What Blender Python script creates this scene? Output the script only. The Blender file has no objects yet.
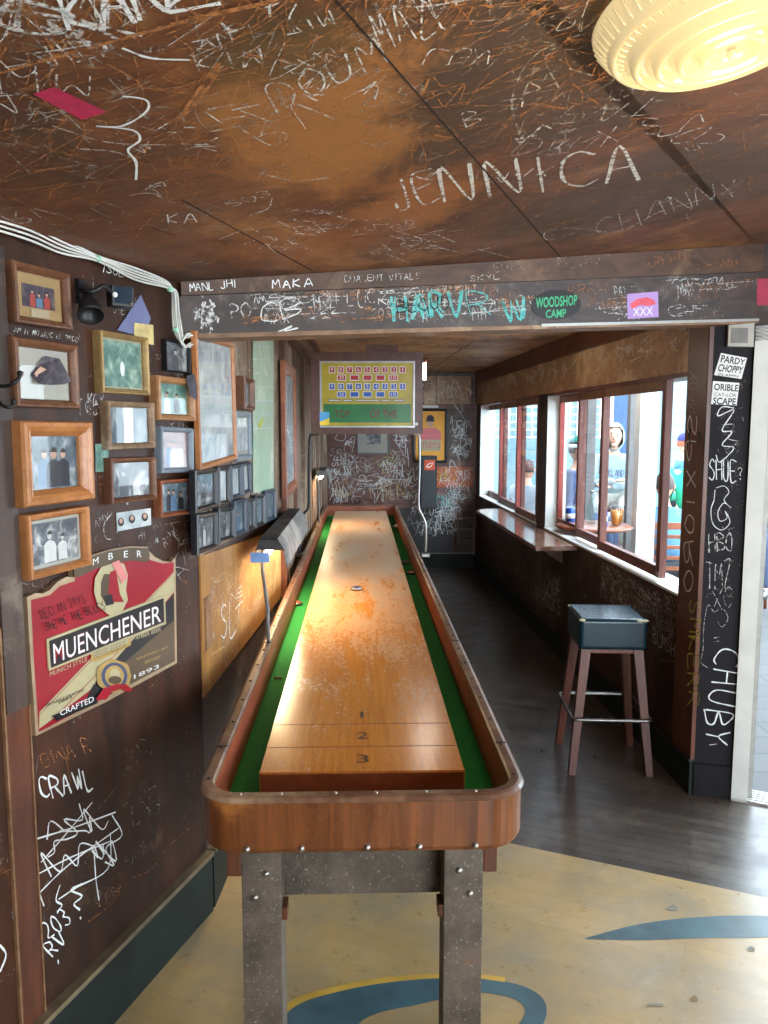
import bpy, bmesh, math, random
from mathutils import Vector, Matrix, noise
R = math.radians
rnd = random.Random(7)
sc = bpy.context.scene
COL = sc.collection
# ------------------------------------------------------------------ camera, world, lights, exposure
CAMZ, PITCH, FPX = 1.65, R(6.4), 769.0
cd = bpy.data.cameras.new('camera'); cam = bpy.data.objects.new('camera', cd); COL.objects.link(cam)
cd.sensor_fit = 'VERTICAL'; cd.sensor_height = 24.0; cd.sensor_width = 18.0; cd.lens = FPX/1024*24.0
cd.clip_start = 0.02; cd.clip_end = 200
cam.location = (0, 0, CAMZ); cam.rotation_euler = (R(90)-PITCH, 0, 0)
sc.camera = cam
w = bpy.data.worlds.new('sky'); sc.world = w; w.use_nodes = True
bg = w.node_tree.nodes['Background']; bg.inputs[0].default_value = (0.74, 0.89, 1.0, 1); bg.inputs[1].default_value = 11.0
vs = sc.view_settings
sc.display_settings.display_device = 'sRGB'
vs.view_transform = 'Standard'; vs.look = 'None'; vs.gamma = 1; vs.use_curve_mapping = False
vs.exposure = 0.35
def area(name, loc, target, sx, sy, power, col):
    l = bpy.data.lights.new(name, 'AREA'); l.shape = 'RECTANGLE'; l.size = sx; l.size_y = sy; l.energy = power; l.color = col
    o = bpy.data.objects.new(name, l); COL.objects.link(o); o.location = loc
    o.rotation_euler = (Vector(target)-Vector(loc)).to_track_quat('-Z', 'Y').to_euler(); return o
# daylight arriving through the street windows of the front room, behind the photographer
area('daylight_rear_window', (1.85, -2.85, 1.30), (0.9, 3.0, 0.8), 2.2, 1.1, 84, (0.92, 0.96, 1.0))
area('daylight_side_window', (3.45, 0.5, 1.45), (0.0, 1.6, 0.8), 1.8, 1.2, 34, (0.90, 0.95, 1.0))
# daylight falling in through the two patio windows and the street door
for nm_, lc, tg, sx_, sy_ in (('portal_patio_window', (1.44, 4.5, 1.37), (-1, 4.4, 1.37), 1.9, 1.05), ('portal_patio_window_far', (1.24, 7.2, 1.37), (-1, 7.0, 1.37), 2.2, 1.05), ('portal_door', (2.1, 3.05, 1.0), (1.7, 2.1, 1.0), 1.1, 2.0)):
    p_ = area(nm_, lc, tg, sx_, sy_, 1, (1, 1, 1)); p_.data.cycles.is_portal = True

def point(name, loc, power, col, r=0.03):
    l = bpy.data.lights.new(name, 'POINT'); l.energy = power; l.color = col; l.shadow_soft_size = r
    o = bpy.data.objects.new(name, l); COL.objects.link(o); o.location = loc; return o

# ------------------------------------------------------------------ geometry helpers
CP, SP = math.cos(PITCH), math.sin(PITCH)
CAMP = Vector((0, 0, CAMZ))
def ray(px, py):
    a = (px-384)/FPX; b = (512-py)/FPX
    return Vector((a, CP + b*SP, -SP + b*CP))
class Plane:
    def __init__(s, o, u, v, n):
        s.o = Vector(o); s.u = Vector(u).normalized(); s.v = Vector(v).normalized(); s.n = Vector(n).normalized()
    def P(s, a, b, k=0.0): return s.o + s.u*a + s.v*b + s.n*k
    def hit(s, px, py, k=0.0):
        d = ray(px, py); o = s.o + s.n*k
        t = (o-CAMP).dot(s.n)/d.dot(s.n); return CAMP + d*t
    def ab(s, px, py, k=0.0):
        p = s.hit(px, py, k)-s.o; return (p.dot(s.u), p.dot(s.v))
def wall_plane(p0, p1, toward):
    p0 = Vector((p0[0], p0[1], 0)); p1 = Vector((p1[0], p1[1], 0)); u = (p1-p0).normalized()
    n = Vector((u.y, -u.x, 0))
    if n.dot(Vector((toward[0], toward[1], 0))-p0) < 0: n = -n
    pl = Plane(p0, u, (0, 0, 1), n); pl.L = (p1-p0).length; return pl
FLOOR = Plane((0, 0, 0), (1, 0, 0), (0, 1, 0), (0, 0, 1))

class MB:
    def __init__(s): s.bm = bmesh.new(); s.mats = []
    def mi(s, m):
        if m not in s.mats: s.mats.append(m)
        return s.mats.index(m)
    def face(s, pts, m):
        try:
            f = s.bm.faces.new([s.bm.verts.new(p) for p in pts]); f.material_index = s.mi(m); return f
        except ValueError: return None
    def hexa(s, b, t, m):           # b,t: 4 pts each
        vb = [s.bm.verts.new(p) for p in b]; vt = [s.bm.verts.new(p) for p in t]; k = s.mi(m)
        n = len(b)
        fs = [s.bm.faces.new(vb[::-1]), s.bm.faces.new(vt)]
        for i in range(n): fs.append(s.bm.faces.new((vb[i], vb[(i+1) % n], vt[(i+1) % n], vt[i])))
        for f in fs: f.material_index = k
        return fs
    def box(s, c, d, m, M=None, bev=0.0):
        t = bmesh.new(); bmesh.ops.create_cube(t, size=1)
        bmesh.ops.scale(t, vec=Vector(d), verts=t.verts)
        if bev: bmesh.ops.bevel(t, geom=t.edges[:], offset=bev, segments=2, profile=0.7, affect='EDGES')
        X = Matrix.Translation(Vector(c))
        if M is not None: X = M @ X
        s.add(t, m, X)
    def add(s, t, m, X=None, smooth=False):
        k = s.mi(m); mp = {}
        for v in t.verts: mp[v] = s.bm.verts.new((X @ v.co) if X is not None else v.co)
        for f in t.faces:
            try:
                g = s.bm.faces.new([mp[v] for v in f.verts]); g.material_index = k; g.smooth = smooth
            except ValueError: pass
        t.free()
    def prism(s, pts, off, m):      # polygon extruded by vector off
        off = Vector(off); return s.hexa(pts, [Vector(p)+off for p in pts], m)
    def wbox(s, pl, a0, a1, b0, b1, k0, k1, m):
        c = [pl.P(a, b, k0) for a, b in ((a0, b0), (a1, b0), (a1, b1), (a0, b1))]
        d = [pl.P(a, b, k1) for a, b in ((a0, b0), (a1, b0), (a1, b1), (a0, b1))]
        s.hexa(c, d, m)
    def tube(s, path, r, m, seg=10, caps=True, smooth=True):
        path = [Vector(p) for p in path]; rs = r if isinstance(r, (list, tuple)) else [r]*len(path)
        rings = []; k = s.mi(m); prev = None
        for i, p in enumerate(path):
            t = (path[min(i+1, len(path)-1)]-path[max(i-1, 0)]).normalized()
            if prev is None:
                a = Vector((0, 0, 1)) if abs(t.z) < .9 else Vector((1, 0, 0)); x = t.cross(a).normalized()
            else: x = (prev-t*prev.dot(t)).normalized()
            prev = x; y = t.cross(x)
            rings.append([s.bm.verts.new(p+(x*math.cos(q)+y*math.sin(q))*rs[i]) for q in [2*math.pi*j/seg for j in range(seg)]])
        for a, b in zip(rings, rings[1:]):
            for j in range(seg):
                f = s.bm.faces.new((a[j], a[(j+1) % seg], b[(j+1) % seg], b[j])); f.material_index = k; f.smooth = smooth
        if caps:
            for rr in (rings[0][::-1], rings[-1]):
                f = s.bm.faces.new(rr); f.material_index = k
    def lathe(s, prof, m, X=None, seg=32, smooth=True):   # prof: (r,z)
        k = s.mi(m); rings = []
        for r, z in prof:
            if r < 1e-5:
                v = Vector((0, 0, z)); rings.append([s.bm.verts.new(X @ v if X is not None else v)]); continue
            ring = []
            for j in range(seg):
                q = 2*math.pi*j/seg; v = Vector((r*math.cos(q), r*math.sin(q), z))
                ring.append(s.bm.verts.new(X @ v if X is not None else v))
            rings.append(ring)
        for a, b in zip(rings, rings[1:]):
            for j in range(seg):
                A = a[j % len(a)]; B = a[(j+1) % len(a)]; C = b[(j+1) % len(b)]; D = b[j % len(b)]
                vv = []
                for q in (A, B, C, D):
                    if q not in vv: vv.append(q)
                if len(vv) > 2:
                    f = s.bm.faces.new(vv); f.material_index = k; f.smooth = smooth
    def ell(s, c, r, m, X=None, seg=14):
        t = bmesh.new(); bmesh.ops.create_uvsphere(t, u_segments=seg, v_segments=max(6, seg*2//3), radius=1)
        Y = Matrix.Translation(Vector(c)) @ Matrix.Diagonal(Vector((*r, 1)))
        s.add(t, m, (X @ Y) if X is not None else Y, True)
    def ribbon(s, pts, n, wd, m, closed=False):
        if len(pts) < 2: return
        k = s.mi(m); L = []
        for i, p in enumerate(pts):
            t = pts[min(i+1, len(pts)-1)]-pts[max(i-1, 0)]
            if t.length < 1e-7: t = Vector((1, 0, 0))
            x = t.normalized().cross(n)
            ww = wd*(0.75+0.5*noise.noise(p*60))
            L.append((s.bm.verts.new(p+x*ww/2), s.bm.verts.new(p-x*ww/2)))
        for a, b in zip(L, L[1:]):
            f = s.bm.faces.new((a[0], b[0], b[1], a[1])); f.material_index = k
    def build(s, name, parent=None, recalc=True):
        if recalc: bmesh.ops.recalc_face_normals(s.bm, faces=s.bm.faces)
        me = bpy.data.meshes.new(name); s.bm.to_mesh(me); s.bm.free()
        for m in s.mats: me.materials.append(m)
        o = bpy.data.objects.new(name, me); COL.objects.link(o)
        if parent is not None:
            o.parent = parent
            o.data.transform(world_of(parent).inverted())
        return o
def world_of(o):
    M = Matrix.LocRotScale(o.location, o.rotation_euler, o.scale)
    return world_of(o.parent) @ M if o.parent else M
def struct(o): o['kind'] = 'structure'; return o
def tag(o, label, cat, group=None, kind=None):
    o['label'] = label; o['category'] = cat
    if group: o['group'] = group
    if kind: o['kind'] = kind
    return o
def thing(name, label, cat, loc, rz=0, group=None):
    o = bpy.data.objects.new(name, None); o.empty_display_size = .05; COL.objects.link(o)
    o.location = loc; o.rotation_euler = (0, 0, rz); return tag(o, label, cat, group)

# ------------------------------------------------------------------ materials
def nm(name):
    m = bpy.data.materials.new(name); m.use_nodes = True; nt = m.node_tree
    return m, nt, nt.nodes['Principled BSDF']
def N(nt, t, **k):
    n = nt.nodes.new(t)
    for a, b in k.items():
        if a in n.inputs: n.inputs[a].default_value = b
        else: setattr(n, a, b)
    return n
def c4(c): return (c[0], c[1], c[2], 1)
def srgb(r, g, b):
    f = lambda v: ((v/255+.055)/1.055)**2.4 if v/255 > .04045 else v/255/12.92
    return (f(r), f(g), f(b))
def ramp(nt, fac, stops):
    r = N(nt, 'ShaderNodeValToRGB'); nt.links.new(fac, r.inputs[0])
    e = r.color_ramp.elements
    while len(e) < len(stops): e.new(.5)
    for q, (p, c) in zip(e, stops): q.position = p; q.color = c4(c)
    return r.outputs[0]
def coords(nt, scale=(1, 1, 1), rot=(0, 0, 0)):
    tc = N(nt, 'ShaderNodeTexCoord'); mp = N(nt, 'ShaderNodeMapping'); nt.links.new(tc.outputs['Object'], mp.inputs[0])
    mp.inputs['Scale'].default_value = scale; mp.inputs['Rotation'].default_value = rot; return mp.outputs[0]
def noi(nt, vec, scale, detail=4, rough=.55, dist=0):
    n = N(nt, 'ShaderNodeTexNoise'); n.inputs['Scale'].default_value = scale; n.inputs['Detail'].default_value = detail
    n.inputs['Roughness'].default_value = rough; n.inputs['Distortion'].default_value = dist
    nt.links.new(vec, n.inputs['Vector']); return n.outputs[0]
def mixc(nt, fac, a, b, mode='MIX'):
    m = N(nt, 'ShaderNodeMix', data_type='RGBA', blend_type=mode)
    for s_, v in ((m.inputs[0], fac), (m.inputs[6], a), (m.inputs[7], b)):
        if hasattr(v, 'links'): nt.links.new(v, s_)
        elif isinstance(v, (int, float)): s_.default_value = v
        else: s_.default_value = c4(v)
    return m.outputs[2]
def maprange(nt, v, a, b, c=0., d=1.):
    m = N(nt, 'ShaderNodeMapRange'); nt.links.new(v, m.inputs[0])
    for i, x in enumerate((a, b, c, d)): m.inputs[i+1].default_value = x
    return m.outputs[0]
def bump(nt, bs, h, st=.3, dist=.01):
    b = N(nt, 'ShaderNodeBump'); b.inputs['Strength'].default_value = st; b.inputs['Distance'].default_value = dist
    nt.links.new(h, b.inputs['Height']); nt.links.new(b.outputs[0], bs.inputs['Normal'])
def plain(name, col, rough=.5, metal=0., var=.15, sc_=20, spec=.5, bmp=0.):
    m, nt, b = nm(name); v = coords(nt); n = noi(nt, v, sc_)
    lo = tuple(x*(1-var) for x in col); hi = tuple(min(1, x*(1+var)) for x in col)
    nt.links.new(ramp(nt, n, [(.3, lo), (.7, hi)]), b.inputs['Base Color'])
    b.inputs['Roughness'].default_value = rough; b.inputs['Metallic'].default_value = metal
    b.inputs['Specular IOR Level'].default_value = spec
    if bmp: bump(nt, b, n, bmp, .003)
    return m
def wood(name, dark, light, worn=None, grain=(2, 2, 30), scale=3, rough=(.3, .6), wornth=(.55, .7), bm_=.25, rot=(0, 0, 0), spec=.5, speck=None, wscale=2.2):
    m, nt, b = nm(name); v = coords(nt, grain, rot); v0 = coords(nt)
    g = noi(nt, v, scale, 6, .6, .6)
    col = ramp(nt, g, [(.3, dark), (.7, light)])
    big = noi(nt, v0, 1.3, 5, .65)
    col = mixc(nt, maprange(nt, big, .35, .7, .0, .55), col, tuple(x*.45 for x in dark))
    if worn:
        wn = noi(nt, v0, wscale, 8, .72, .4)
        col = mixc(nt, maprange(nt, wn, wornth[0], wornth[1]), col, worn)
    if speck:
        sp = noi(nt, v0, 90, 3, .7); col = mixc(nt, maprange(nt, sp, .62, .70), col, speck)
    nt.links.new(col, b.inputs['Base Color'])
    nt.links.new(maprange(nt, big, .3, .7, rough[0], rough[1]), b.inputs['Roughness'])
    b.inputs['Specular IOR Level'].default_value = spec
    bump(nt, b, g, bm_, .004); return m
def emit(name, col, st):
    m, nt, b = nm(name); b.inputs['Base Color'].default_value = c4(col); b.inputs['Emission Color'].default_value = c4(col)
    b.inputs['Emission Strength'].default_value = st; return m
def chalk(name, col, a=(.40, .56), rough=.9):
    m, nt, b = nm(name); b.inputs['Base Color'].default_value = c4(col); b.inputs['Roughness'].default_value = rough
    tr = N(nt, 'ShaderNodeBsdfTransparent'); mx = N(nt, 'ShaderNodeMixShader')
    n = noi(nt, coords(nt), 55, 4, .7)
    nt.links.new(maprange(nt, n, a[0], a[1]), mx.inputs[0]); nt.links.new(tr.outputs[0], mx.inputs[1]); nt.links.new(b.outputs[0], mx.inputs[2])
    nt.links.new(mx.outputs[0], nt.nodes['Material Output'].inputs[0]); return m
def glassm(name, tint=(1, 1, 1), refl=1.0):
    m, nt, b = nm(name); nt.nodes.remove(b)
    tr = N(nt, 'ShaderNodeBsdfTransparent'); tr.inputs[0].default_value = c4(tint)
    gl = N(nt, 'ShaderNodeBsdfGlossy'); gl.inputs['Roughness'].default_value = .03
    ge = N(nt, 'ShaderNodeNewGeometry'); dt = N(nt, 'ShaderNodeVectorMath', operation='DOT_PRODUCT'); nt.links.new(ge.outputs['Normal'], dt.inputs[0]); nt.links.new(ge.outputs['Incoming'], dt.inputs[1])
    ab = N(nt, 'ShaderNodeMath', operation='ABSOLUTE'); nt.links.new(dt.outputs['Value'], ab.inputs[0]); om = N(nt, 'ShaderNodeMath', operation='SUBTRACT'); om.inputs[0].default_value = 1; nt.links.new(ab.outputs[0], om.inputs[1])
    pw = N(nt, 'ShaderNodeMath', operation='POWER'); nt.links.new(om.outputs[0], pw.inputs[0]); pw.inputs[1].default_value = 5; pw.use_clamp = True
    ma = N(nt, 'ShaderNodeMath', operation='MULTIPLY_ADD'); nt.links.new(pw.outputs[0], ma.inputs[0]); ma.inputs[1].default_value = .9; ma.inputs[2].default_value = .04
    mu = N(nt, 'ShaderNodeMath', operation='MULTIPLY'); nt.links.new(ma.outputs[0], mu.inputs[0]); mu.inputs[1].default_value = refl; mu.use_clamp = True
    mx = N(nt, 'ShaderNodeMixShader'); nt.links.new(mu.outputs[0], mx.inputs[0]); nt.links.new(tr.outputs[0], mx.inputs[1]); nt.links.new(gl.outputs[0], mx.inputs[2])
    nt.links.new(mx.outputs[0], nt.nodes['Material Output'].inputs[0]); return m

M_wall = wood('stained dark plywood', srgb(40, 22, 13), srgb(78, 44, 27), srgb(104, 76, 56), (3, 3, .8), 4, (.34, .6), (.56, .72), .15, spec=.3)
M_wallg = wood('grimy dark panel', srgb(48, 34, 30), srgb(88, 66, 54), srgb(128, 112, 96), (4, 4, 1), 4, (.35, .6), (.55, .68), .2)
M_plank = wood('weathered planks', srgb(92, 70, 54), srgb(150, 122, 98), srgb(176, 160, 138), (9, 9, 1), 3, (.5, .7), (.50, .66), .3)
M_ochre = wood('scuffed ochre plywood', srgb(140, 96, 48), srgb(186, 134, 72), srgb(196, 158, 104), (3, 3, .7), 3, (.35, .6), (.58, .7), .15)
M_backw = wood('purple brown back wall', srgb(84, 54, 48), srgb(130, 90, 80), srgb(160, 126, 114), (1, 1, 5), 4, (.35, .6), (.55, .68), .2)
M_black = wood('black painted board', srgb(22, 20, 22), srgb(44, 38, 38), srgb(80, 72, 68), (3, 3, 2), 4, (.3, .55), (.60, .72), .2)
M_header = wood('scratched header board', srgb(150, 114, 86), srgb(196, 160, 124), srgb(214, 190, 156), (1, 6, 6), 4, (.4, .65), (.52, .66), .2)
M_beam = wood('dark scrawled beam', srgb(46, 36, 34), srgb(86, 68, 62), srgb(128, 116, 110), (1, 5, 5), 4, (.35, .6), (.58, .70), .2)
M_beamt = wood('brown beam cap', srgb(58, 38, 28), srgb(98, 66, 46), srgb(120, 90, 66), (1, 5, 5), 4, (.35, .6), (.58, .70), .2)
M_lip = wood('bare wood lip', srgb(110, 76, 50), srgb(160, 122, 88), srgb(180, 150, 118), (2, 8, 8), 4, (.4, .6), (.55, .7), .2)
M_green = plain('dark green black paint', srgb(24, 32, 28), .55, 0, .3, 6, .25)
M_cap = wood('worn cap moulding', srgb(92, 78, 58), srgb(140, 122, 94), srgb(160, 144, 116), (3, 3, 3), 5, (.4, .6))
M_trim = wood('red brown trim', srgb(74, 38, 24), srgb(112, 62, 38), None, (8, 8, 1), 4, (.3, .5))
M_dkwin = wood('red brown window wood', srgb(96, 52, 44), srgb(142, 88, 74), None, (8, 8, 1), 4, (.3, .5))
M_redst = wood('red stile wood', srgb(140, 52, 44), srgb(178, 78, 66), None, (8, 8, 1), 4, (.3, .5))
M_white = plain('white painted wood', srgb(214, 214, 208), .45, 0, .08, 8)
M_alu = plain('brushed aluminium', srgb(170, 168, 164), .38, .5, .12, 30)
M_steel = plain('polished steel', srgb(140, 138, 136), .38, 1, .05, 30)
M_blackm = plain('black metal', srgb(30, 30, 32), .42, .3, .15, 20)
M_blackp = plain('black plastic', srgb(22, 24, 27), .35, 0, .15, 20)
M_grey = plain('grey paint', srgb(110, 112, 112), .5, 0, .15, 12)
M_chalk = chalk('white chalk', srgb(205, 205, 202))
M_chalkb = chalk('bold white paint marker', srgb(222, 226, 226), (.25, .40))
M_chalkt = chalk('faint chalk', srgb(150, 142, 132), (.44, .62))
M_scr = chalk('orange scratch', srgb(170, 112, 64), (.36, .58))
M_scry = chalk('yellow scratch', srgb(225, 190, 130), (.32, .5))
M_cyan = chalk('cyan paint', srgb(96, 190, 186), (.3, .42))
M_ygr = chalk('yellow green marker', srgb(180, 184, 84), (.3, .44))
M_ink = chalk('black marker ink', srgb(20, 14, 16), (.2, .34))
M_glass = glassm('picture glass', (1, 1, 1), .45)
M_winglass = glassm('window glass', (.96, .98, 1.0), .7)

# near ceiling material with bare orange patches
def ceiling_mat(name, dark, mid, bare, bs=(.50, .62), patches=()):
    m, nt, b = nm(name); v0 = coords(nt); vg = coords(nt, (1.2, 6, 1), (0, 0, R(28)))
    g = noi(nt, vg, 5, 7, .65, 1.0); big = noi(nt, v0, .95, 7, .66, .5); fine = noi(nt, v0, 11, 8, .75, .8)
    col = ramp(nt, g, [(.3, dark), (.72, mid)])
    mm = N(nt, 'ShaderNodeMath', operation='MULTIPLY_ADD'); nt.links.new(fine, mm.inputs[0]); mm.inputs[1].default_value = .30; nt.links.new(big, mm.inputs[2])
    col = mixc(nt, maprange(nt, mm.outputs[0], bs[0]+.14, bs[1]+.14, 0, .85), col, bare)
    big2 = noi(nt, coords(nt, (1, 1, 1), (0, 0, 1)), 1.9, 6, .7, .3)
    col = mixc(nt, maprange(nt, big2, .48, .68, 0, .75), col, srgb(50, 40, 32))
    for P_, rad, cc, am, el in patches:
        mp = N(nt, 'ShaderNodeMapping', vector_type='POINT'); nt.links.new(N(nt, 'ShaderNodeTexCoord').outputs['Object'], mp.inputs[0])
        mp.inputs['Location'].default_value = (-P_[0]/rad, -P_[1]/(rad*el), 0); mp.inputs['Scale'].default_value = (1/rad, 1/(rad*el), 0)
        ln = N(nt, 'ShaderNodeVectorMath', operation='LENGTH'); nt.links.new(mp.outputs[0], ln.inputs[0])
        ad = N(nt, 'ShaderNodeMath', operation='MULTIPLY_ADD'); nt.links.new(noi(nt, coords(nt, (1, 1, 1), (0, 0, rad)), 4.5, 9, .74, .6), ad.inputs[0]); ad.inputs[1].default_value = 2.6; nt.links.new(ln.outputs['Value'], ad.inputs[2])
        col = mixc(nt, maprange(nt, ad.outputs[0], 1.75, 2.25, am, 0), col, cc)
    nt.links.new(col, b.inputs['Base Color']); b.inputs['Roughness'].default_value = .5
    nt.links.new(maprange(nt, big2, .3, .7, .4, .65), b.inputs['Roughness']); bump(nt, b, fine, .2, .004); return m
M_ceil2 = ceiling_mat('scratched tan ceiling', srgb(130, 90, 60), srgb(176, 132, 92), srgb(206, 166, 118), (.42, .56))
# ------------------------------------------------------------------ plan of the place
P_a = FLOOR.hit(106, 1024); P_c = FLOOR.hit(208, 909)          # foot of the near left wall
C0 = (P_c.x, P_c.y)
dirL = (P_c-P_a).normalized()
Lb = (P_c.x-dirL.x*6.2, P_c.y-dirL.y*6.2)
CAM2 = (0.3, 1.5)
WL = wall_plane(Lb, C0, CAM2)
K1 = (-0.548, 4.0); KB = (-0.665, 8.885)
W2 = wall_plane(C0, K1, (0.3, 3)); W3 = wall_plane(K1, KB, (0.3, 5))
KR = (1.39, 3.30); KBR = (1.065, 8.885)
WR = wall_plane(KR, KBR, (0, 5))
WB = wall_plane(KB, KBR, (0.3, 4))
PJ = (1.545, 3.262)
WP = wall_plane(KR, PJ, (1.4, 0))
FAC_D = Vector((1, -.44, 0)).normalized()
PF = (PJ[0]+FAC_D.x*2.3, PJ[1]+FAC_D.y*2.3)
WF = wall_plane(PJ, PF, (1.4, 0))
e1 = WL.hit(180, 283)
aL, zL = WL.ab(180, 283); _, zL2 = WL.ab(186, 336)
ZR = WP.hit(740, 246).z; ZR2 = WP.hit(735, 321).z
A3 = Vector((P_c.x, P_c.y, zL)); B3 = Vector((PJ[0], PJ[1], ZR))
cn = dirL.cross(B3-A3).normalized()
if cn.z > 0: cn = -cn
cu = Vector((1, 0, 0)); cu = (cu-cn*cu.dot(cn)).normalized()
CE = Plane(A3, cu, cn.cross(cu), cn)
pt_ = lambda px, py: tuple(CE.hit(px, py))[:2]
M_ceil = ceiling_mat('scratched brown ceiling', srgb(84, 48, 30), srgb(120, 74, 44), srgb(168, 116, 66), (.56, .68), [(pt_(520, 70), .62, srgb(66, 50, 38), .8, 1.0), (pt_(640, 190), .5, srgb(74, 54, 40), .8, 1), (pt_(320, 120), .26, srgb(178, 118, 60), .62, 1.6), (pt_(420, 200), .2, srgb(168, 106, 56), .6, 1.3), (pt_(280, 50), .16, srgb(72, 58, 36), .75, 1), (pt_(320, 245), .4, srgb(150, 92, 50), .55, .6)])
def ceil_z(x, y): return A3.z - (cn.x*(x-A3.x)+cn.y*(y-A3.y))/cn.z
ZF = 2.26
CF = Plane((0, 4, ZF), (1, 0, 0), (0, 1, 0), (0, 0, -1))
ZTOP = 2.85
# ------------------------------------------------------------------ handwriting
FONT = {}
for ln in """A 0,0 2,6 4,0;.8,2.4 3.2,2.4
B 0,0 0,6 3,5.6 3.4,4.2 0,3.2 3.6,2.4 3.6,.6 0,0
C 4,5 2.5,6 .6,5 0,3 .6,1 2.5,0 4,1
D 0,0 0,6 2.6,5.4 4,3 2.6,.5 0,0
E 3.8,6 0,6 0,0 3.8,0;0,3.1 3,3.1
F 3.8,6 0,6 0,0;0,3.1 3,3.1
G 4,5 2.4,6 .5,5 0,3 .6,.8 2.5,0 4,1 4,2.8 2.4,2.8
H 0,0 0,6;4,0 4,6;0,3 4,3.2
I 1,0 1,6
J 3.4,6 3.2,1.2 2,0 .6,.5 .2,1.8
K 0,0 0,6;3.8,6 .2,2.8 4,0
L 0,6 0,0 3.6,.2
M 0,0 .4,6 2,2.5 3.6,6 4,0
N 0,0 0,6 4,0 4,6
O 2,6 .3,4.6 .1,2 1.6,0 3.6,1 4,4 2.4,6 1.6,5.9
P 0,0 0,6 3,5.8 3.8,4.4 2.8,3 0,2.8
Q 2,6 .2,4 .4,1 2,0 3.8,1.6 3.6,4.8 2,6;2.6,1.6 4.2,-.6
R 0,0 0,6 3,5.8 3.6,4.4 2.6,3.2 0,3;1.6,3 4,0
S 3.8,5.2 2,6 .4,4.8 1.2,3.5 3.2,2.6 3.6,1 2,0 .2,.8
T 0,6 4,6;2,6 2,0
U 0,6 .2,1.2 2,0 3.8,1.2 4,6
V 0,6 2,0 4,6
W 0,6 1,0 2,4 3,0 4,6
X 0,0 4,6;0,6 4,0
Y 0,6 2,3 4,6;2,3 2,0
Z 0,6 4,6 0,0 4,0
0 2,6 .2,4.4 .2,1.6 2,0 3.8,1.6 3.8,4.4 2,6
1 .8,4.8 2,6 2,0
2 .2,4.8 2,6 3.8,4.6 2.6,2.6 0,0 4,0
3 .2,5.4 2.4,6 3.6,4.6 1.6,3.2 3.8,1.8 2.4,0 .2,.6
5 3.8,6 .4,6 .2,3.4 2.4,3.8 3.8,2 2.4,0 .2,.5
9 3.6,3.6 1.8,2.8 .4,4.2 1.8,6 3.6,5 3.6,0
? .2,4.8 1.8,6 3.6,4.8 2,3 2,1.8;2,.5 2,0
" .6,6 .6,4.6;1.8,6 1.8,4.6
' 1,6 1,4.6
- .6,3 3.4,3
. 1,0 1.3,.2""".split('\n'):
    FONT[ln[0]] = [[tuple(float(t) for t in q.split(',')) for q in st.split(' ')] for st in ln[2:].split(';')]
def catmull(p, k=4):
    if len(p) < 3: return [Vector(p[0]).lerp(Vector(p[-1]), i/3) for i in range(4)]
    p = [Vector(q) for q in p]; q = [p[0]*2-p[1]]+p+[p[-1]*2-p[-2]]; out = []
    for i in range(1, len(q)-2):
        for j in range(k):
            t = j/k; a, b, c, d = q[i-1:i+3]
            out.append(.5*((2*b)+(c-a)*t+(2*a-5*b+4*c-d)*t*t+(3*b-a-3*c+d)*t**3))
    out.append(q[-2]); return out
def word_strokes(txt, jit=.35, r=rnd, lean=0.):
    out = []; x = 0
    for ch in txt:
        if ch == ' ': x += 4; continue
        if ch not in FONT: continue
        dy = r.uniform(-jit, jit)*1.2; sx = r.uniform(.85, 1.15)
        for st in FONT[ch]:
            pp = [(x+a*sx+r.uniform(-jit, jit)+lean*b, b+dy+r.uniform(-jit, jit)) for a, b in st]
            out.append([(q.x, q.y) for q in catmull([Vector((a, b, 0)) for a, b in pp], 4)])
        x += (3.4 if ch in "I.'1" else 5.6)
    return out, x
def tag_strokes(r, n=9, loops=True):
    x = 0; pts = []
    for i in range(n):
        x += r.uniform(-.6, 2.0); pts.append(Vector((x, r.uniform(0, 6) if i % 2 else r.uniform(-1, 3), 0)))
    out = [[(q.x, q.y) for q in catmull(pts, 5)]]
    if loops:
        y = r.uniform(0, 5); out.append([(q.x, q.y) for q in catmull([Vector((-1, y, 0)), Vector((x*.5, y+r.uniform(-1, 1), 0)), Vector((x+1.5, y+r.uniform(-1, 2), 0))], 5)])
    return out, max(x, 3)
def put(mb, pl, strokes, wd, m, fn, k=.0012):
    n = pl.n
    for st in strokes: mb.ribbon([fn(a, b, k) for a, b in st], n, wd, m)
def px_word(mb, pl, txt, p0, p1, hpx, wd=.004, m=None, jit=.3, k=.0015, up=None, strokes=None, lean=0.):
    """write txt between pixel p0 and p1 (baseline) with letter height hpx"""
    if strokes is None: strokes, W = word_strokes(txt, jit, rnd, lean)
    else: strokes, W = strokes
    W = max(W-1.6, 1)
    d = Vector((p1[0]-p0[0], p1[1]-p0[1]))
    if up is None:
        dn = d.normalized(); up = (dn.y, -dn.x)
        if up[1] > 0 and abs(up[1]) > .2: up = (-up[0], -up[1])
    u = Vector(up)*hpx/6
    def fn(a, b, kk): return pl.hit(p0[0]+d.x*a/W+u.x*b, p0[1]+d.y*a/W+u.y*b, kk)
    put(mb, pl, strokes, wd, m or M_chalk, fn, k)
def px_stroke(mb, pl, pts, wd=.004, m=None, k=.0018, smooth=True):
    q = [Vector((a, b, 0)) for a, b in pts]
    q = catmull(q, 5) if smooth and len(q) > 2 else q
    mb.ribbon([pl.hit(v.x, v.y, k) for v in q], pl.n, wd, m or M_chalk)
WORDS = 'DAN KATE LIZ 22 JO MAX SF AMY TOM RV 203 BEN LUV ZED ANA KIM JEN ROY SAM X O PAT DEB LEO MIA 99 GUS TIM EVA HI NIK'.split()
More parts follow.
